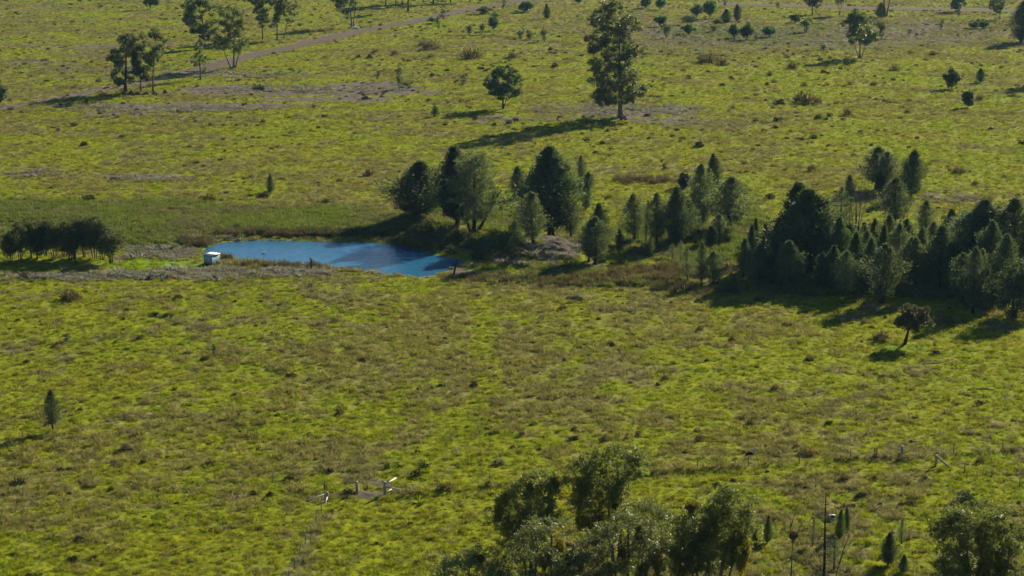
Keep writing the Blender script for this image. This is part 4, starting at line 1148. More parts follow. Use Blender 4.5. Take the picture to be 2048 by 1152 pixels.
for x, b, t, lab in [(1917, 474, 396, 'dead pale stem behind the pointed black crown'), (1908, 470, 408, 'thin dead stem beside the taller pale one')]:
    BL(x, b, [(t, x - 3, x + 3), (t + 25, x - 7, x + 7), (t + 45, x - 5, x + 5)], [(x, t + 4, 0, .09)], 8, .5, 10, lab, 300 + x, name='bare_tree', leafm='twig', bark='bark_pale', L=.4, W=.04, hang=-.5)
BL(1369, 378, [(352, 1362, 1376), (360, 1358, 1379), (370, 1360, 1378)], [(1368, 362, 0, .08)], 18, .5, 60, 'dead brown thorny bush behind the gully row', 87, name='leafy_bush', leafm='twig', bark='bark_dark', cat='bush', L=.4, W=.06)
BL(1808, 688, [(616, 1806, 1846), (624, 1794, 1858), (636, 1788, 1862), (648, 1790, 1858), (656, 1800, 1808)], [(1817, 652, 0, .34)], 60, .55, 190, 'gnarled umbrella tree with a leaning black trunk in the open grass', 88, name='gnarled_tree', leafm='oak', bark='bark_dark', L=.26, W=.10, hang=-.1, fill=.1, twig=.035)

# small trees in the near paddock
NP = 'young pines in the near paddock'
for k, x, b, t, w, lab in [('c_o', 106, 860, 781, 30, 'lone young pine in the near paddock far from the gateway'), ('c_g', 541, 385, 349, 16, 'small dark green pine alone behind the pond flat'),
        ('b_t', 429, 716, 686, 12, 'wispy seedling in the middle of the near paddock'), ('b_t', 134, 686, 664, 22, 'low feathery seedling in the bright grass'), ('c_s', 903, 884, 862, 8, 'tiny dead seedling on the green track'),
        ('c_g', 1534, 1086, 1029, 18, 'taller of the two slim pines beside the mistletoe gums'), ('c_g', 1508, 1099, 1054, 12, 'shorter of the two slim pines beside the mistletoe gums'), ('c_g', 1678, 1078, 1017, 19, 'bushy young pine beside the white box'),
        ('c_g', 1694, 1064, 1011, 12, 'narrow young pine behind the bushy one by the white box'), ('c_d', 1776, 1130, 1063, 27, 'dense dark young pine with a clear shadow near the gums'), ('c_s', 1803, 1088, 1038, 22, 'feathery young pine behind the dense dark one'),
        ('c_g', 1806, 1144, 1108, 20, 'smallest young pine in front of the feathery one'), ('c_s', 1625, 1092, 1036, 20, 'ghostly thin pine behind the dead trunk'), ('c_s', 1668, 1140, 1072, 34, 'see-through grey pine leaning across the dead trunk'), ('b_r', 1929, 1022, 976, 62, 'bright green feathery bush behind the glossy gum')]:
    T(k, x, b, t, w, lab, NP)

# gums at the near edge, hung with mistletoe
FG = 'mistletoe gums at the near edge of the paddock'
BL(1215, 1196, [(890, 1215, 1262), (905, 1175, 1283), (925, 1140, 1286), (950, 1128, 1282), (975, 1122, 1270), (1000, 1138, 1255), (1025, 1150, 1235), (1050, 1152, 1215)], [(1236, 960, 0, .22), (1215, 970, 0, .18), (1190, 965, -2, .18), (1252, 950, 4, .14)], 115, .66, 180,
   'tallest gum of the near cluster with hanging mistletoe', 91, group=FG, leafm='euc_near', bark='bark_grey', L=.27, W=.09, depth=.7, mistpx=[(1160, 1030, 22, 60), (1178, 1046, 18, 60), (1228, 985, 18, 50), (1195, 1030, 20, 60), (1165, 960, 24, 44), (1205, 940, 20, 34)])
BL(1060, 1206, [(940, 1055, 1120), (955, 1030, 1122), (975, 1004, 1118), (1000, 995, 1118), (1030, 994, 1110), (1055, 996, 1095), (1078, 1010, 1080)], [(1062, 1000, 0, .26), (1035, 1020, -3, .16), (1090, 990, 4, .16)], 120, .66, 188,
   'dark crowned gum at the outer side of the near cluster', 92, group=FG, leafm='euc_near', bark='bark_dark', L=.27, W=.09, depth=.7, mistpx=[(1060, 958, 20, 28), (1110, 948, 22, 26), (998, 1010, 18, 40), (1010, 985, 20, 28)])
BL(1105, 1300, [(1030, 1080, 1130), (1045, 1050, 1165), (1070, 1024, 1190), (1100, 1014, 1200), (1135, 1010, 1204), (1175, 1020, 1200), (1220, 1050, 1160)], [(1105, 1060, 0, .26), (1150, 1080, 5, .18), (1060, 1090, -5, .18)], 125, .66, 162,
   'silvery gum in front of the dark crowned one', 93, group=FG, leafm='euc_grey', bark='bark_grey', L=.27, W=.09, depth=.7, mistpx=[(1118, 1085, 20, 46), (1130, 1110, 20, 60), (1088, 1100, 22, 40), (1160, 1105, 18, 40)])
BL(1425, 1240, [(972, 1440, 1460), (988, 1430, 1500), (1004, 1370, 1504), (1020, 1345, 1510), (1045, 1315, 1508), (1068, 1305, 1500), (1090, 1310, 1492), (1115, 1440, 1490)], [(1450, 1010, 0, .26), (1405, 1030, -2, .22), (1355, 1050, -6, .16), (1480, 1040, 5, .16)], 155, .66, 180,
   'widest gum of the near cluster beside the slim pines', 94, group=FG, leafm='euc_near', bark='bark_grey', L=.27, W=.09, depth=.7, mistpx=[(1478, 1110, 26, 60), (1485, 1085, 20, 60), (1376, 996, 24, 24), (1462, 1098, 26, 40), (1470, 1060, 18, 36), (1444, 1010, 16, 30)])
BL(1388, 1236, [(1044, 1370, 1410), (1056, 1352, 1440), (1075, 1340, 1450), (1095, 1335, 1450), (1115, 1325, 1446), (1135, 1330, 1430)], [(1390, 1072, 0, .22), (1420, 1090, 3, .17), (1355, 1095, -3, .17)], 76, .66, 170,
   'pale silvery gum with forked stems in front of the widest one', 95, group=FG, leafm='euc_grey', bark='bark_grey', L=.28, W=.09, mistpx=[(1372, 1098, 14, 30)])
BL(1255, 1290, [(1020, 1230, 1275), (1040, 1200, 1318), (1065, 1180, 1334), (1095, 1172, 1338), (1130, 1170, 1335), (1170, 1190, 1315), (1215, 1210, 1300)], [(1258, 1050, 0, .26), (1225, 1080, -4, .2), (1290, 1075, 5, .2)], 120, .66, 145,
   'grey gum with many upright stems in the middle of the near cluster', 96, group=FG, leafm='euc_grey', bark='bark_grey', L=.27, W=.09, depth=.7, mistpx=[(1242, 1090, 18, 50), (1310, 1105, 24, 60), (1275, 1050, 18, 34), (1282, 1130, 20, 40)])
BL(1265, 1180, [(1000, 1262, 1290), (1012, 1252, 1330), (1030, 1248, 1335), (1045, 1260, 1325)], [(1290, 1020, 0, .15)], 28, .7, 120, 'half bare gum showing above the upright stemmed one', 97, group=FG, leafm='euc_grey', bark='bark_grey', L=.28, W=.09)
BL(938, 1250, [(1092, 955, 985), (1102, 920, 1010), (1118, 880, 1028), (1140, 858, 1036), (1175, 856, 1030), (1215, 880, 1000)], [(940, 1120, 0, .18), (985, 1115, 4, .14), (895, 1140, -4, .14)], 100, .66, 108,
   'low sparse gum whose top just enters the picture', 98, group=FG, leafm='euc_grey', bark='bark_grey', L=.28, W=.09, mistpx=[(958, 1102, 20, 22)])
BL(1955, 1260, [(1000, 1960, 2000), (1010, 1890, 2012), (1024, 1858, 2016), (1045, 1850, 2030), (1065, 1848, 2046), (1090, 1866, 2050), (1115, 1872, 2040), (1150, 1862, 2035), (1190, 1880, 2010)], [(1955, 1050, 0, .3), (1920, 1070, -4, .2), (2000, 1060, 5, .22)], 175, .66, 188,
   'large glossy gum standing apart at the near edge', 99, group=FG, leafm='euc_near', bark='bark_grey', L=.27, W=.09, depth=.7, mistpx=[(1985, 1085, 22, 50), (1965, 1110, 24, 70), (1950, 1130, 22, 60), (1990, 1130, 20, 50)])

# dead trees at the near edge
def dead_tree(px, base, top, r0, n, spread, label, seed, lean=0.0, hang=-.2, twigs=True):
    r = np.random.default_rng(seed)
    pos = P(px, base); s = ppm(*pos); H = (base - top) / s / .975
    tb = MB()
    pts = np.array([(lean * H * t + .04 * math.sin(5 * t), .03 * math.cos(7 * t), -.4 + (H + .4) * t) for t in np.linspace(0, 1, 12)])
    rad = r0 * (1 - np.linspace(0, 1, 12)) ** 1.0 + .022
    tb.tube(pts, rad, 8)
    e = place_tree('dead_tree', (tb.mesh('trunk', M['black' if twigs else 'bark_grey'], True),), px, base, label, 'dead tree', pos=pos, parts=('trunk',))
    for i in range(n):
        t = .12 + .82 * (i + .5) / n
        az = i * 2.4 + r.normal(0, .4)
        L = spread * (1.15 - t) * r.uniform(.6, 1.2)
        o = np.array([np.interp(t, np.linspace(0, 1, 12), pts[:, 0]), np.interp(t, np.linspace(0, 1, 12), pts[:, 1]), H * t])
        d = np.array([math.cos(az), math.sin(az), hang * r.uniform(.2, 1.2)])
        b = MB()
        p3 = [o, o + d * L * .5 + np.array([0, 0, .05 * L]), o + d * L + np.array([0, 0, .22 * L])]
        b.tube(p3, [.026, .018, .008], 5, False)
        for _ in range(9):
            f = r.uniform(.3, 1)
            q = o + d * L * f
            dd = unit(d + r.normal(0, .5, 3))
            b.tube([q, q + dd * L * .3], [.012, .005], 3, False)
        link('branch', b.mesh('branch', M['bark_dark' if twigs else 'bark_grey']), e)
    return e
dead_tree(1645, 1205, 976, .17, 46, 1.9, 'tall straight dead black trunk with drooping bare branches', 401)
ft = dead_tree(1577, 1200, 1078, .11, 0, 1.0, 'slender forked dead tree holding a stick nest', 402, .05, twigs=False)
def fork(e, px, base, pts_px, r0):
    pos = P(px, base); s = ppm(*pos)
    b = MB()
    b.tube([((a - px) / s, .1 * i, (base - q) / s / .975) for i, (a, q) in enumerate(pts_px)], [r0 * (1 - .75 * i / (len(pts_px) - 1)) for i in range(len(pts_px))], 6)
    link('branch', b.mesh('branch', M['bark_grey']), e)
fork(ft, 1577, 1200, [(1582, 1080), (1577, 1050), (1576, 1030)], .07)
fork(ft, 1577, 1200, [(1581, 1085), (1588, 1070), (1596, 1050), (1606, 1036)], .06)
fork(ft, 1577, 1200, [(1576, 1052), (1584, 1025), (1586, 1008)], .05)
fork(ft, 1577, 1200, [(1594, 1055), (1602, 1058), (1612, 1048)], .035)
dt = dead_tree(1662, 1200, 1120, .10, 0, 1, 'thin grey dead stem leaning beside the black trunk', 403, .17, twigs=False)
fork(dt, 1662, 1200, [(1676, 1125), (1684, 1095), (1697, 1062)], .08)
fork(dt, 1662, 1200, [(1682, 1105), (1690, 1096), (1703, 1088)], .035)
fork(dt, 1662, 1200, [(1694, 1072), (1692, 1060), (1686, 1050)], .03)
def nest(px, py):
    base = P(1577, 1200); s = ppm(*base)
    r = np.random.default_rng(77)
    n = 260
    d = sphere_dirs(n, r) * np.array([.42, .42, .36]) * (r.random((n, 1)) ** .35)
    d[:, 2] -= .05
    t = unit(np.cross(d, r.normal(0, 1, (n, 3))) + np.array([0, 0, .05]))
    V, F = leaves(d - t * .2, t, .42, .035, r)
    me = mk_mesh('bird_nest', V, F, M['bark_dark'])
    o = link('bird_nest', me, None, (base[0] + (px - 1577) / s, base[1], base[2] + (1200 - py) / s / .975))
    tag(o, 'dark stick nest in the fork of the slender dead tree', 'nest')
nest(1583, 1067)
# ---------------------------------------------------------------- tussocks and low shrubs one can pick out
TUS = {'d': [dome(700 + k, .5, .55, 260, 'salt_d') for k in range(4)], 'b': [dome(710 + k, .5, .6, 240, 'salt_b', .3, .06) for k in range(4)], 'g': [dome(720 + k, .5, .5, 260, 'salt_g') for k in range(3)]}
WORD = {'d': ('dark tussock', 'dark'), 'b': ('brown tussock', 'brown'), 'g': ('grey saltbush', 'grey')}
LMK = [(424, 527, 'the white shed'), (742, 985, 'the timber gateway'), (655, 1000, 'the white braced corner'), (106, 858, 'the lone young pine'), (1808, 686, 'the gnarled umbrella tree'), (1502, 912, 'the charred stump'),
       (1751, 916, 'the far ladder frame'), (1872, 931, 'the far propped post'), (1645, 1150, 'the black dead trunk'), (1665, 1036, 'the small white box'), (1577, 1130, 'the nest tree'), (1241, 234, 'the very tall gum'),
       (1006, 218, 'the rounded tree'), (798, 178, 'the half dead sapling'), (550, 80, 'the road gum trio'), (467, 138, 'the forked gum'), (280, 186, 'the three-tree clump'), (1720, 115, 'the bright green gum'), (1903, 178, 'the slanting glossy tree'),
       (1480, 75, 'the upper shrub thicket'), (1063, 80, 'the three grey shrubs'), (836, 437, 'the broad dark pine'), (541, 385, 'the little pine on the flat'), (120, 525, 'the dark grove'), (1096, 500, 'the spoil mound'), (1171, 400, 'the pine trio'),
       (1350, 490, 'the gully pine row'), (1428, 384, 'the neat pointed pine'), (1780, 390, 'the upper pine cluster'), (1764, 605, 'the broad olive pine'), (1515, 574, 'the outer corner pine'), (1215, 940, 'the tallest mistletoe gum'), (1425, 1000, 'the widest mistletoe gum'),
       (623, 541, 'the crooked stake'), (925, 545, 'the pond mud'), (757, 557, 'the pale stick'), (978, 760, 'the faint track bend'), (0, 205, 'the round tree at the edge'), (870, 232, 'the pointed dark bush'), (1950, 1040, 'the large glossy gum'),
       (938, 1110, 'the low sparse gum'), (1776, 1130, 'the dense young pine'), (660, 66, 'the brown road'), (967, 40, 'the flat topped roadside shrubs'), (429, 710, 'the wispy seedling'), (903, 884, 'the tiny dead seedling'), (1936, 215, 'the small round tree'), (134, 684, 'the feathery seedling')]
TL = '''d 244 276 12|d 168 291 16|b 149 252 16|b 117 263 12|d 175 401 30|b 418 401 28|d 226 361 14|d 368 334 10|d 392 328 12|g 526 243 13|d 517 180 26|d 502 191 10|d 730 199 15|d 526 395 26|d 651 407 18|b 737 352 22|d 1120 238 14|d 1030 244 17|d 1017 248 14|d 989 251 12|d 949 240 12|d 1185 237 12|d 1167 236 10|d 1215 263 11|d 1247 240 18|d 1204 288 14|d 1398 294 22|d 1017 310 10|d 1329 339 14|d 890 251 11|d 864 154 14|d 1015 136 12|d 995 142 12|b 844 93 18|b 862 116 14|d 1101 101 13|b 1025 116 20|b 944 116 44|d 1110 133 16|d 739 117 16|d 717 115 12|b 750 107 14|b 790 110 16|b 860 100 40|d 1377 155 11|d 1462 157 11|d 1539 152 11|d 1534 171 11|d 1444 172 12|b 1608 173 15|d 1746 171 13|b 1699 170 12|d 1647 146 13|b 1789 147 22|d 1865 111 15|d 1752 200 9|d 1558 210 24|g 1466 217 14|b 1607 206 46|b 1635 208 20|d 1554 243 17|d 1636 239 18|d 1660 233 14|b 1696 231 22|d 1651 240 11|b 1815 225 12|b 1959 199 16|d 1981 259 10|d 1834 277 9|d 2043 289 16|d 1627 278 18|d 1580 265 10|b 1950 370 15|b 1918 345 28|b 1972 404 28|d 1539 398 22|b 1623 342 22|b 1584 137 22|b 1416 125 44|b 1445 130 26|d 356 599 20|d 254 621 10|d 409 722 20|d 52 727 15|d 582 755 26|d 310 631 14|d 330 633 12|d 345 635 11|g 114 645 18|b 142 600 44|d 621 574 12|d 325 554 15|d 549 535 12|b 563 533 10|b 704 786 15|d 231 687 12|d 582 681 12|d 222 745 12|d 1114 626 10|d 857 677 11|d 890 679 12|d 995 683 11|b 1082 640 14|g 1152 598 32|d 1163 602 14|d 1342 608 12|b 1396 604 15|d 1226 692 14|d 1187 694 12|d 1359 563 16|b 1464 683 18|b 1513 602 16|g 1744 623 42|d 1770 635 9|b 1727 647 14|b 1764 679 36|d 1833 664 13|b 1893 646 32|d 619 869 11|d 809 893 11|d 835 905 13|d 775 936 16|d 849 936 20|d 833 952 24|d 660 943 17|d 604 910 11|d 603 984 16|d 697 988 28|d 579 962 26|d 979 843 10|d 1044 870 13|d 990 867 13|d 1078 901 11|b 1026 895 12|d 1276 867 12|d 976 969 15|b 890 979 32|d 976 1049 15|d 835 1127 14|d 753 1088 11|d 1217 843 12|g 998 927 32|b 1614 910 34|d 1592 895 14|d 1829 839 15|d 1658 848 16|d 1466 963 14|d 1433 972 17|d 1594 976 19|d 1609 977 11|d 1630 972 10|b 1534 969 13|d 1802 1011 15|d 1691 1017 20|d 1736 1090 14|b 1749 958 17|d 1707 1012 10|d 120 942 16|d 35 970 32|d 137 989 12|d 222 980 14|d 345 982 15|d 505 990 17|d 540 992 18|b 680 828 20|d 990 754 11|d 948 773 20|d 838 780 15|d 863 778 13|d 880 773 13|d 1128 722 10|b 1220 690 16|d 1315 771 13|d 1413 723 12|d 245 191 14|d 262 192 20|d 275 190 14|d 292 190 13|d 309 191 14|d 330 187 12|b 812 173 18|b 1156 378 12|d 1640 121 12|b 1660 118 10|d 1575 103 9|d 1586 110 10|g 300 482 20|g 328 480 18|g 275 505 26|g 345 502 24|g 290 492 18|d 318 498 16|d 440 452 20|d 475 458 26|d 295 470 18|g 460 560 12|g 372 552 20|g 340 556 24|b 50 556 22|d 300 558 16|g 430 556 18|d 2030 1030 12|b 1690 960 20|b 1210 880 20|b 1400 880 22|b 1500 850 22|b 1150 930 24|b 1850 960 18|b 1960 925 20|b 660 900 18|b 420 930 22|b 250 900 20|b 1330 760 18|b 1550 780 20|b 700 700 18|b 900 720 16|b 1400 660 16|b 1620 720 20|d 1760 760 12|d 1120 790 11|d 480 830 11|d 350 780 12|d 160 820 12|d 560 880 12|d 1370 905 12|d 1905 1010 12|g 1840 900 20|g 620 760 18|g 470 790 16|g 800 830 16'''
PITEMS = [q.split() for q in TL.split('|')]
gp = PM([(float(a[1]), float(a[2])) for a in PITEMS])
_labs = []
for i, a in enumerate(PITEMS):
    k, w = a[0], float(a[3])
    px, py = float(a[1]), float(a[2])
    s = ppm(*gp[i])
    R = w / s
    lx, ly, ln = min(LMK, key=lambda q: math.hypot(q[0] - px, 2 * (q[1] - py)))
    dx, dy = px - lx, 2 * (py - ly)
    dist = math.hypot(dx, dy)
    rel = ('on the sunny side of' if dx > 0 else 'on the shadow side of') if abs(dx) > abs(dy) else ('in front of' if dy > 0 else 'behind')
    how = '' if dist < 30 else 'close ' if dist < 80 else 'some way ' if dist < 150 else 'far '
    size = 'small' if w < 13 else 'wide' if w > 25 else 'mid-sized'
    lab = f'{size} {WORD[k][0]} {how}{rel} {ln}'
    _labs.append(lab)
for i, lab in enumerate(list(_labs)):
    if _labs.count(lab) > 1:                # say towards what it lies, where one landmark is not enough
        px, py = float(PITEMS[i][1]), float(PITEMS[i][2])
        q = sorted(LMK, key=lambda q: math.hypot(q[0] - px, 2 * (q[1] - py)))
        alt = [f'{lab} towards {z[2]}' for z in q[1:5]]
        _labs[i] = next((t for t in alt if t not in _labs and len(t.split()) <= 16), lab)
for i, a in enumerate(PITEMS):
    k, w, lab = a[0], float(a[3]), _labs[i]
    R = w / ppm(*gp[i])
    me = TUS[k][i % len(TUS[k])]
    hs = R * (.72 if w > 25 else .95)
    o = link('saltbush' if k == 'g' else 'tussock', me, None, (gp[i][0], gp[i][1], gp[i][2] - .03), (i * 2.4) % 6.28, (R, R * .9, hs))
    tag(o, lab, 'saltbush' if k == 'g' else 'tussock', 'tussocks dotted over the paddock')

def clods():
    x, y, q = scatter_pts(13000, 301, 155, 860, .85, .40)
    keep = (q < .25 + 1.1 * (fbm(x / 18, y / 24, 71, 2) > .52)) & ~off_limits(x, y)
    x, y = x[keep], y[keep]
    r = np.random.default_rng(302)
    sc = np.clip(r.lognormal(-.62, .4, len(x)) * np.clip(y / 380, .75, 1.5), .22, 1.5)
    sc = np.stack([sc * 1.15, sc, sc * .8], 1)
    stuff('small_tussocks', np.stack([x, y, height(x, y) - .02], 1), sc, r.random(len(x)), TUS['d'][:2] + TUS['b'][:2] + TUS['g'][:1], 'countless small dark tussocks peppering the paddock', 303)
clods()

# bushes crowding the far bank of the pond
BB = 'bushes on the far pond bank'
for x, b, t, w, lab in [(855, 478, 440, 44, 'dusky bush above the pond corner beside the broad dark pine'), (884, 488, 446, 46, 'shaded bush on the bank below the leaning dark bush'), (912, 492, 452, 40, 'shaded bush below the spreading tree trunks'), (832, 470, 444, 34, 'dusky bush at the foot of the broad dark pine'),
        (938, 500, 468, 40, 'low bush between the spreading tree and the water'), (985, 512, 478, 44, 'shadowed bush on the pond side slope of the mound'), (1010, 500, 470, 36, 'shadowed bush beneath the tall dusky bush'), (900, 508, 486, 36, 'rusty low bush at the water edge below the shaded bushes'),
        (868, 506, 484, 30, 'brown low bush at the pond corner'), (955, 520, 498, 34, 'low bush at the narrow end of the pond')]:
    T('b_r', x, b, t, w, lab, BB)

# ---------------------------------------------------------------- shed
def shed():
    x, y, z = P(424, 527)
    s = ppm(x, y, z)
    e = bpy.data.objects.new('shed', None); COL.objects.link(e)
    e.location = (x, y, z - .05); e.rotation_euler = (0, 0, math.radians(-34))
    tag(e, 'small white sheet metal shed with a flat roof beside the pond', 'shed')
    a, h = .86, 1.55
    for (cx_, cy_, rz) in ((0, -a, 0), (a, 0, math.pi / 2), (0, a, math.pi), (-a, 0, -math.pi / 2)):
        b = MB()
        n = 17
        xs = np.linspace(-a + .03, a - .03, n)
        for i in range(n - 1):                                  # ribbed sheet: shallow folds
            w = xs[1] - xs[0]
            b.box((xs[i] + w / 2, 0.02 if i % 2 else 0, h / 2), (w, .035, h))
        link('wall', b.mesh('wall', M['shed_wall']), e, (cx_, cy_, 0), rz)
    for sx in (-1, 1):
        for sy in (-1, 1):
            link('corner_post', MB().box((0, 0, h / 2), (.09, .09, h + .02)).mesh('corner_post', M['shed_wall']), e, (sx * a, sy * a, 0))
    b = MB()
    n = 15
    xs = np.linspace(-a - .13, a + .13, n)
    for i in range(n - 1):
        w = xs[1] - xs[0]
        b.box((xs[i] + w / 2, 0, h + .05 + (.02 if i % 2 else 0)), (w, 2 * a + .26, .05))
    link('roof', b.mesh('roof', M['shed_roof']), e)
    link('door', MB().box((0, 0, .73), (.7, .04, 1.35)).mesh('door', M['shed_wall']), e, (.1, -a - .035, 0))
shed()

# ---------------------------------------------------------------- fences, gateway, log and small things
def post_mesh(name, h, r, mat, sides=8):
    b = MB()
    b.tube([(0, 0, -.4), (0, 0, h * .5), (0.01, 0, h)], [r * 1.05, r, r * .93], sides)
    return b.mesh(name, M[mat], False)
PM_STEEL = post_mesh('steel_post', 1.2, .05, 'steel', 5)
PM_WOOD = post_mesh('strainer_post', 1.45, .15, 'post', 10)
def fence(label, pts, heights, name='wire_fence', wires=(.35, .65, .95, 1.15), post_mesh_=None):
    g = [P(*q) for q in pts]
    e = bpy.data.objects.new(name, None); COL.objects.link(e)
    e.location = g[0]
    tag(e, label, 'fence')
    for q, h in zip(g, heights):
        o = link('post', post_mesh_ or PM_STEEL, e, (q[0] - g[0][0], q[1] - g[0][1], q[2] - g[0][2]))
        o.scale = (1, 1, h / 1.2)
    for wz in wires:
        b = MB()
        b.tube([(q[0] - g[0][0], q[1] - g[0][1], q[2] - g[0][2] + wz) for q in g], .004, 3, False)
        link('wire', b.mesh('wire', M['steel']), e)
    return e
fence('wire fence of thin steel posts running downhill from the white corner brace', [(650, 1003), (643, 1023), (632, 1048), (622, 1074), (611, 1095), (600, 1118), (589, 1138), (578, 1164), (566, 1195)], [1.15] * 9)
fence('wire fence leading away from the pale gateway post', [(714, 985), (650, 979), (600, 973), (545, 966), (480, 960)], [.4, 1.0, .9, 1.0, .9])
fence('wire fence between the timber gateway and the mistletoe gums', [(770, 988), (812, 984), (875, 978), (979, 969), (1060, 962), (1180, 953), (1288, 945), (1395, 937), (1497, 931), (1598, 926), (1701, 918), (1751, 916), (1804, 913)], [.4, .9, 1.15, 1.2, 1.1, 1.1, 1.1, .9, 1.1, .9, 1.15, .6, .6])
fence('wire fence running up the slope past the far corner post', [(1872, 931), (1907, 906), (2005, 900), (2090, 893)], [.4, 1.1, 1.2, 1.1])
fence('wire fence running down from the far braced corner', [(1872, 931), (1929, 946), (1983, 955), (2039, 977), (2090, 998)], [.4, 1.2, 1.0, 1.2, 1.1])
fence('line of little posts along the upper verge of the brown road', [(640, 62), (670, 57), (706, 53), (725, 49), (746, 45), (772, 41), (800, 37), (840, 30), (870, 24), (920, 16)], [1.3, 1.2, 2.0, 1.5, 1.3, 1.2, 1.4, 1.2, 1.2, 1.2], 'road_fence')
fence('line of little posts along the pale track at the grass edge', [(40, 195), (95, 186), (115, 183), (140, 180), (185, 170), (225, 160), (322, 146), (380, 132), (490, 108), (520, 102)], [1.1, 1.1, 1.2, 1.1, 1.1, 1.1, 1.8, 1.1, 1.1, 1.1], 'road_fence')

def strainer(px, base, label, hpx, r=.15, rails=()):
    """stout timber post with its rails; rails: (px0, py0, px1, py1, dy, radius, material) at the post's distance plus dy"""
    pos = P(px, base); s = ppm(*pos)
    e = bpy.data.objects.new('strainer_post', None); COL.objects.link(e); e.location = pos
    tag(e, label, 'post')
    h = hpx / s / .975
    b = MB(); b.tube([(0, 0, -.5), (0, 0, h * .6), (0, 0, h)], [r * 1.06, r, r * .95], 10)
    link('post', b.mesh('post', M['post']), e)
    cap = MB(); cap.tube([(0, 0, h), (0, 0, h + .03)], [r * .98, r * .8], 10)
    link('post_top', cap.mesh('post_top', M['log']), e)
    for (a0, b0, a1, b1, d1, rr, mat) in rails:
        q = MB()
        q.tube([((a0 - px) / s, -.02, (base - b0) / s / .975), ((a1 - px) / s * (1 + d1 / pos[1]), d1, (base - b1) / s / .975 - d1 * .22)], rr, 8)
        link('rail', q.mesh('rail', M[mat]), e)
    return e
strainer(714, 987, 'pale timber gateway post beside the dark tussock', 24)
strainer(770, 989, 'timber gateway post carrying the white rail', 27, .16, [(773, 966, 789, 959, 2.2, .07, 'rail'), (773, 973, 802, 980, .6, .08, 'post'), (773, 984, 784, 979, 2.0, .06, 'rail')])
strainer(655, 1002, 'timber corner post braced by two white rails', 18, .13, [(653, 987, 617, 998, -.8, .06, 'rail'), (655, 992, 649, 1015, -1.0, .08, 'rail')])
strainer(1804, 914, 'far timber post at the end of the upper fence', 22, .15)
strainer(1872, 931, 'far corner post propped by a slanting timber stay', 21, .15, [(1874, 914, 1897, 934, -.6, .10, 'post')])

def gate_frame(px, base, hpx, wpx, label):
    pos = P(px, base); s = ppm(*pos); h, w = hpx / s, wpx / s
    e = bpy.data.objects.new('gate_frame', None); COL.objects.link(e); e.location = pos
    tag(e, label, 'frame')
    for sx in (-1, 1):
        b = MB(); b.tube([(sx * w / 2, 0, -.3), (sx * w / 2, 0, h)], .04, 6)
        link('upright', b.mesh('upright', M['black']), e)
    for f in (.3, .62, .97):
        b = MB(); b.tube([(-w / 2, 0, h * f), (w / 2, 0, h * f)], .03, 6)
        link('rung', b.mesh('rung', M['black']), e)
gate_frame(651, 979, 15, 6, 'small dark ladder frame in the fence near the pale gateway post')
gate_frame(1751, 916, 20, 5, 'small dark ladder frame in the far fence before the end post')

def log_stump():
    x, y, z = P(1502, 913)
    e = bpy.data.objects.new('broken_stump', None); COL.objects.link(e); e.location = (x, y, z - .05)
    tag(e, 'charred broken stump with a bleached splinter lying by the fence', 'stump')
    r = np.random.default_rng(9)
    b = MB(); b.tube([(-.5, 0, -.1), (-.35, 0, .3), (0, 0, .42), (.3, .05, .3)], [.26, .25, .2, .13], 9)
    link('stump', b.mesh('stump', M['black'], True), e)
    b = MB(); b.tube([(.05, .0, .3), (.32, .05, .52), (.52, .1, .86), (.60, .12, 1.0)], [.15, .17, .12, .03], 8)
    link('splinter', b.mesh('splinter', M['log'], True), e)
    b = MB(); b.tube([(-.4, 0, .2), (-.65, .1, .62)], [.06, .02], 6)
    link('branch_stub', b.mesh('branch_stub', M['black']), e)
log_stump()

def white_box():
    x, y, z = P(1665, 1038)
    e = bpy.data.objects.new('box', None); COL.objects.link(e); e.location = (x, y, z); e.rotation_euler = (math.radians(-12), 0, math.radians(4))
    tag(e, 'small white open fronted box beside the dead black trunk', 'box')
    w, h, d = .58, .42, .4
    for nm, c, s in (('side', (-w / 2 + .025, 0, h / 2), (.05, d, h)), ('side', (w / 2 - .025, 0, h / 2), (.05, d, h)), ('bottom', (0, 0, .025), (w - .1, d, .05)), ('top', (0, 0, h - .025), (w - .1, d, .05))):
        link(nm, MB().box(c, s).mesh(nm, M['white']), e)
    link('back', MB().box((0, d / 2 - .02, h / 2), (w - .1, .03, h - .1)).mesh('back', M['black']), e)
white_box()

def timber(px, base, L, r, rz, label, mat='log', name='fallen_log', bend=.1):
    x, y, z = P(px, base)
    c, s = math.cos(rz), math.sin(rz)
    b = MB()
    ts = np.linspace(-.5, .5, 7)
    pts = []
    for t in ts:
        xx, yy = c * L * t, s * L * t + bend * math.sin(4 * t)
        zz = float(height(np.array([x + xx]), np.array([y + yy]))[0]) - z + r * .6
        pts.append((xx, yy, zz))
    b.tube(pts, [r * .6, r * .9, r, r, r * .9, r * .8, r * .4], 8)
    b.tube([pts[4], (pts[4][0] + .25 * L * c, pts[4][1] + .2 * L, pts[4][2] + .12 * L)], [r * .5, r * .15], 6)
    o = link(name, b.mesh(name, M[mat], True), None, (x, y, z))
    tag(o, label, 'log')
timber(1833, 886, 1.9, .13, -.9, 'short grey fallen log on the grass above the far corner post', 'bark_grey')
timber(757, 557, 1.1, .08, .1, 'pale stick lying in the grass below the pond')
timber(1025, 409, 2.2, .14, .2, 'bleached fallen timber under the small dense pine')
timber(1738, 408, 3.0, .12, .5, 'bleached log on the bare patch below the upper cluster')
timber(1690, 633, 5.0, .10, .05, 'long grey pole lying beyond the gnarled umbrella tree', 'bark_pale')
timber(1960, 779, 3.2, .12, .05, 'grey fallen branch lying in the near grass', 'bark_grey')
timber(1870, 727, 3.4, .07, .25, 'thin pale branch lying in the grass below the gnarled tree', 'bark_pale')

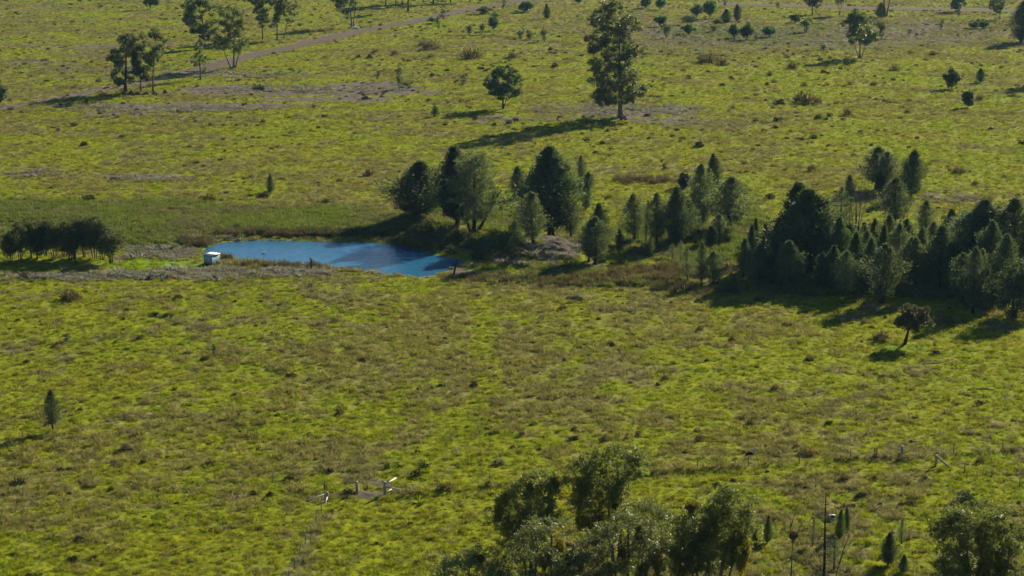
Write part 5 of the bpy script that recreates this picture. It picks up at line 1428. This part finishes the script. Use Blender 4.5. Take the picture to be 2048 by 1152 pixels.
def stake(px, base, pts_px, r0, label, mat, name='old_stake'):
    pos = P(px, base); s = ppm(*pos)
    b = MB()
    b.tube([((a - px) / s, 0, (base - q) / s / .975) for a, q in pts_px], [r0 * f for f in np.linspace(1.1, .7, len(pts_px))], 8)
    o = link(name, b.mesh(name, M[mat], True), None, pos)
    tag(o, label, 'post')
stake(908, 550, [(907, 556), (908, 546), (911, 532), (916, 516)], .16, 'dead leaning stump standing at the pond edge near the mud', 'black', 'leaning_stump')
stake(623, 541, [(623, 545), (623, 534), (622, 528), (624, 521), (620, 516)], .16, 'crooked old stake standing at the near pond edge', 'bark_dark')

def stones(px, base, n, r0, spread, label, seed, group=None):
    r = np.random.default_rng(seed)
    for i in range(n):
        x, y, z = P(px + r.uniform(-spread, spread), base + r.uniform(-1, 1))
        d = sphere_dirs(26, r)
        bm_v = d * r0 * r.uniform(.7, 1.3) * np.array([1.2, 1, .6])
        import bmesh
        bm = bmesh.new()
        for v in bm_v: bm.verts.new(v)
        bmesh.ops.convex_hull(bm, input=bm.verts)
        bm.verts.ensure_lookup_table()
        me = bpy.data.meshes.new('pale_stone'); bm.to_mesh(me); bm.free()
        me.materials.append(M['rock'])
        tag(link('pale_stone', me, None, (x, y, z + r0 * .25)), label[i] if isinstance(label, list) else label, 'stone', group)
stones(232, 527, 2, .22, 5, ['pale stone at the foot of the spreading grove tree', 'second pale stone a step beside the one at the grove foot'], 1, 'pale stones by the grove')
stones(708, 57, 5, .8, 7, 'pale rubble stone at the foot of the twin stemmed gum', 2, 'pale rubble by the road gum')

def bird():
    x, y = P0(528, 507, WATER_Z)
    e = bpy.data.objects.new('white_waterbird', None); COL.objects.link(e); e.location = (x, y, WATER_Z); e.rotation_euler = (0, 0, .3)
    tag(e, 'white waterbird swimming on the pond', 'bird')
    sk = [((-.34, 0, .12), .05), ((-.2, 0, .12), .13), ((0, 0, .12), .17), ((.16, 0, .14), .12), ((.22, 0, .26), .055), ((.24, 0, .42), .045), ((.30, 0, .52), .055), ((.37, 0, .50), .03)]
    b = MB(); b.tube([q[0] for q in sk], [q[1] for q in sk], 10)
    link('body', b.mesh('body', M['feather'], True), e)
    b = MB(); b.tube([(.38, 0, .50), (.5, 0, .47)], [.022, .006], 6)
    link('beak', b.mesh('beak', M['beak']), e)
bird()
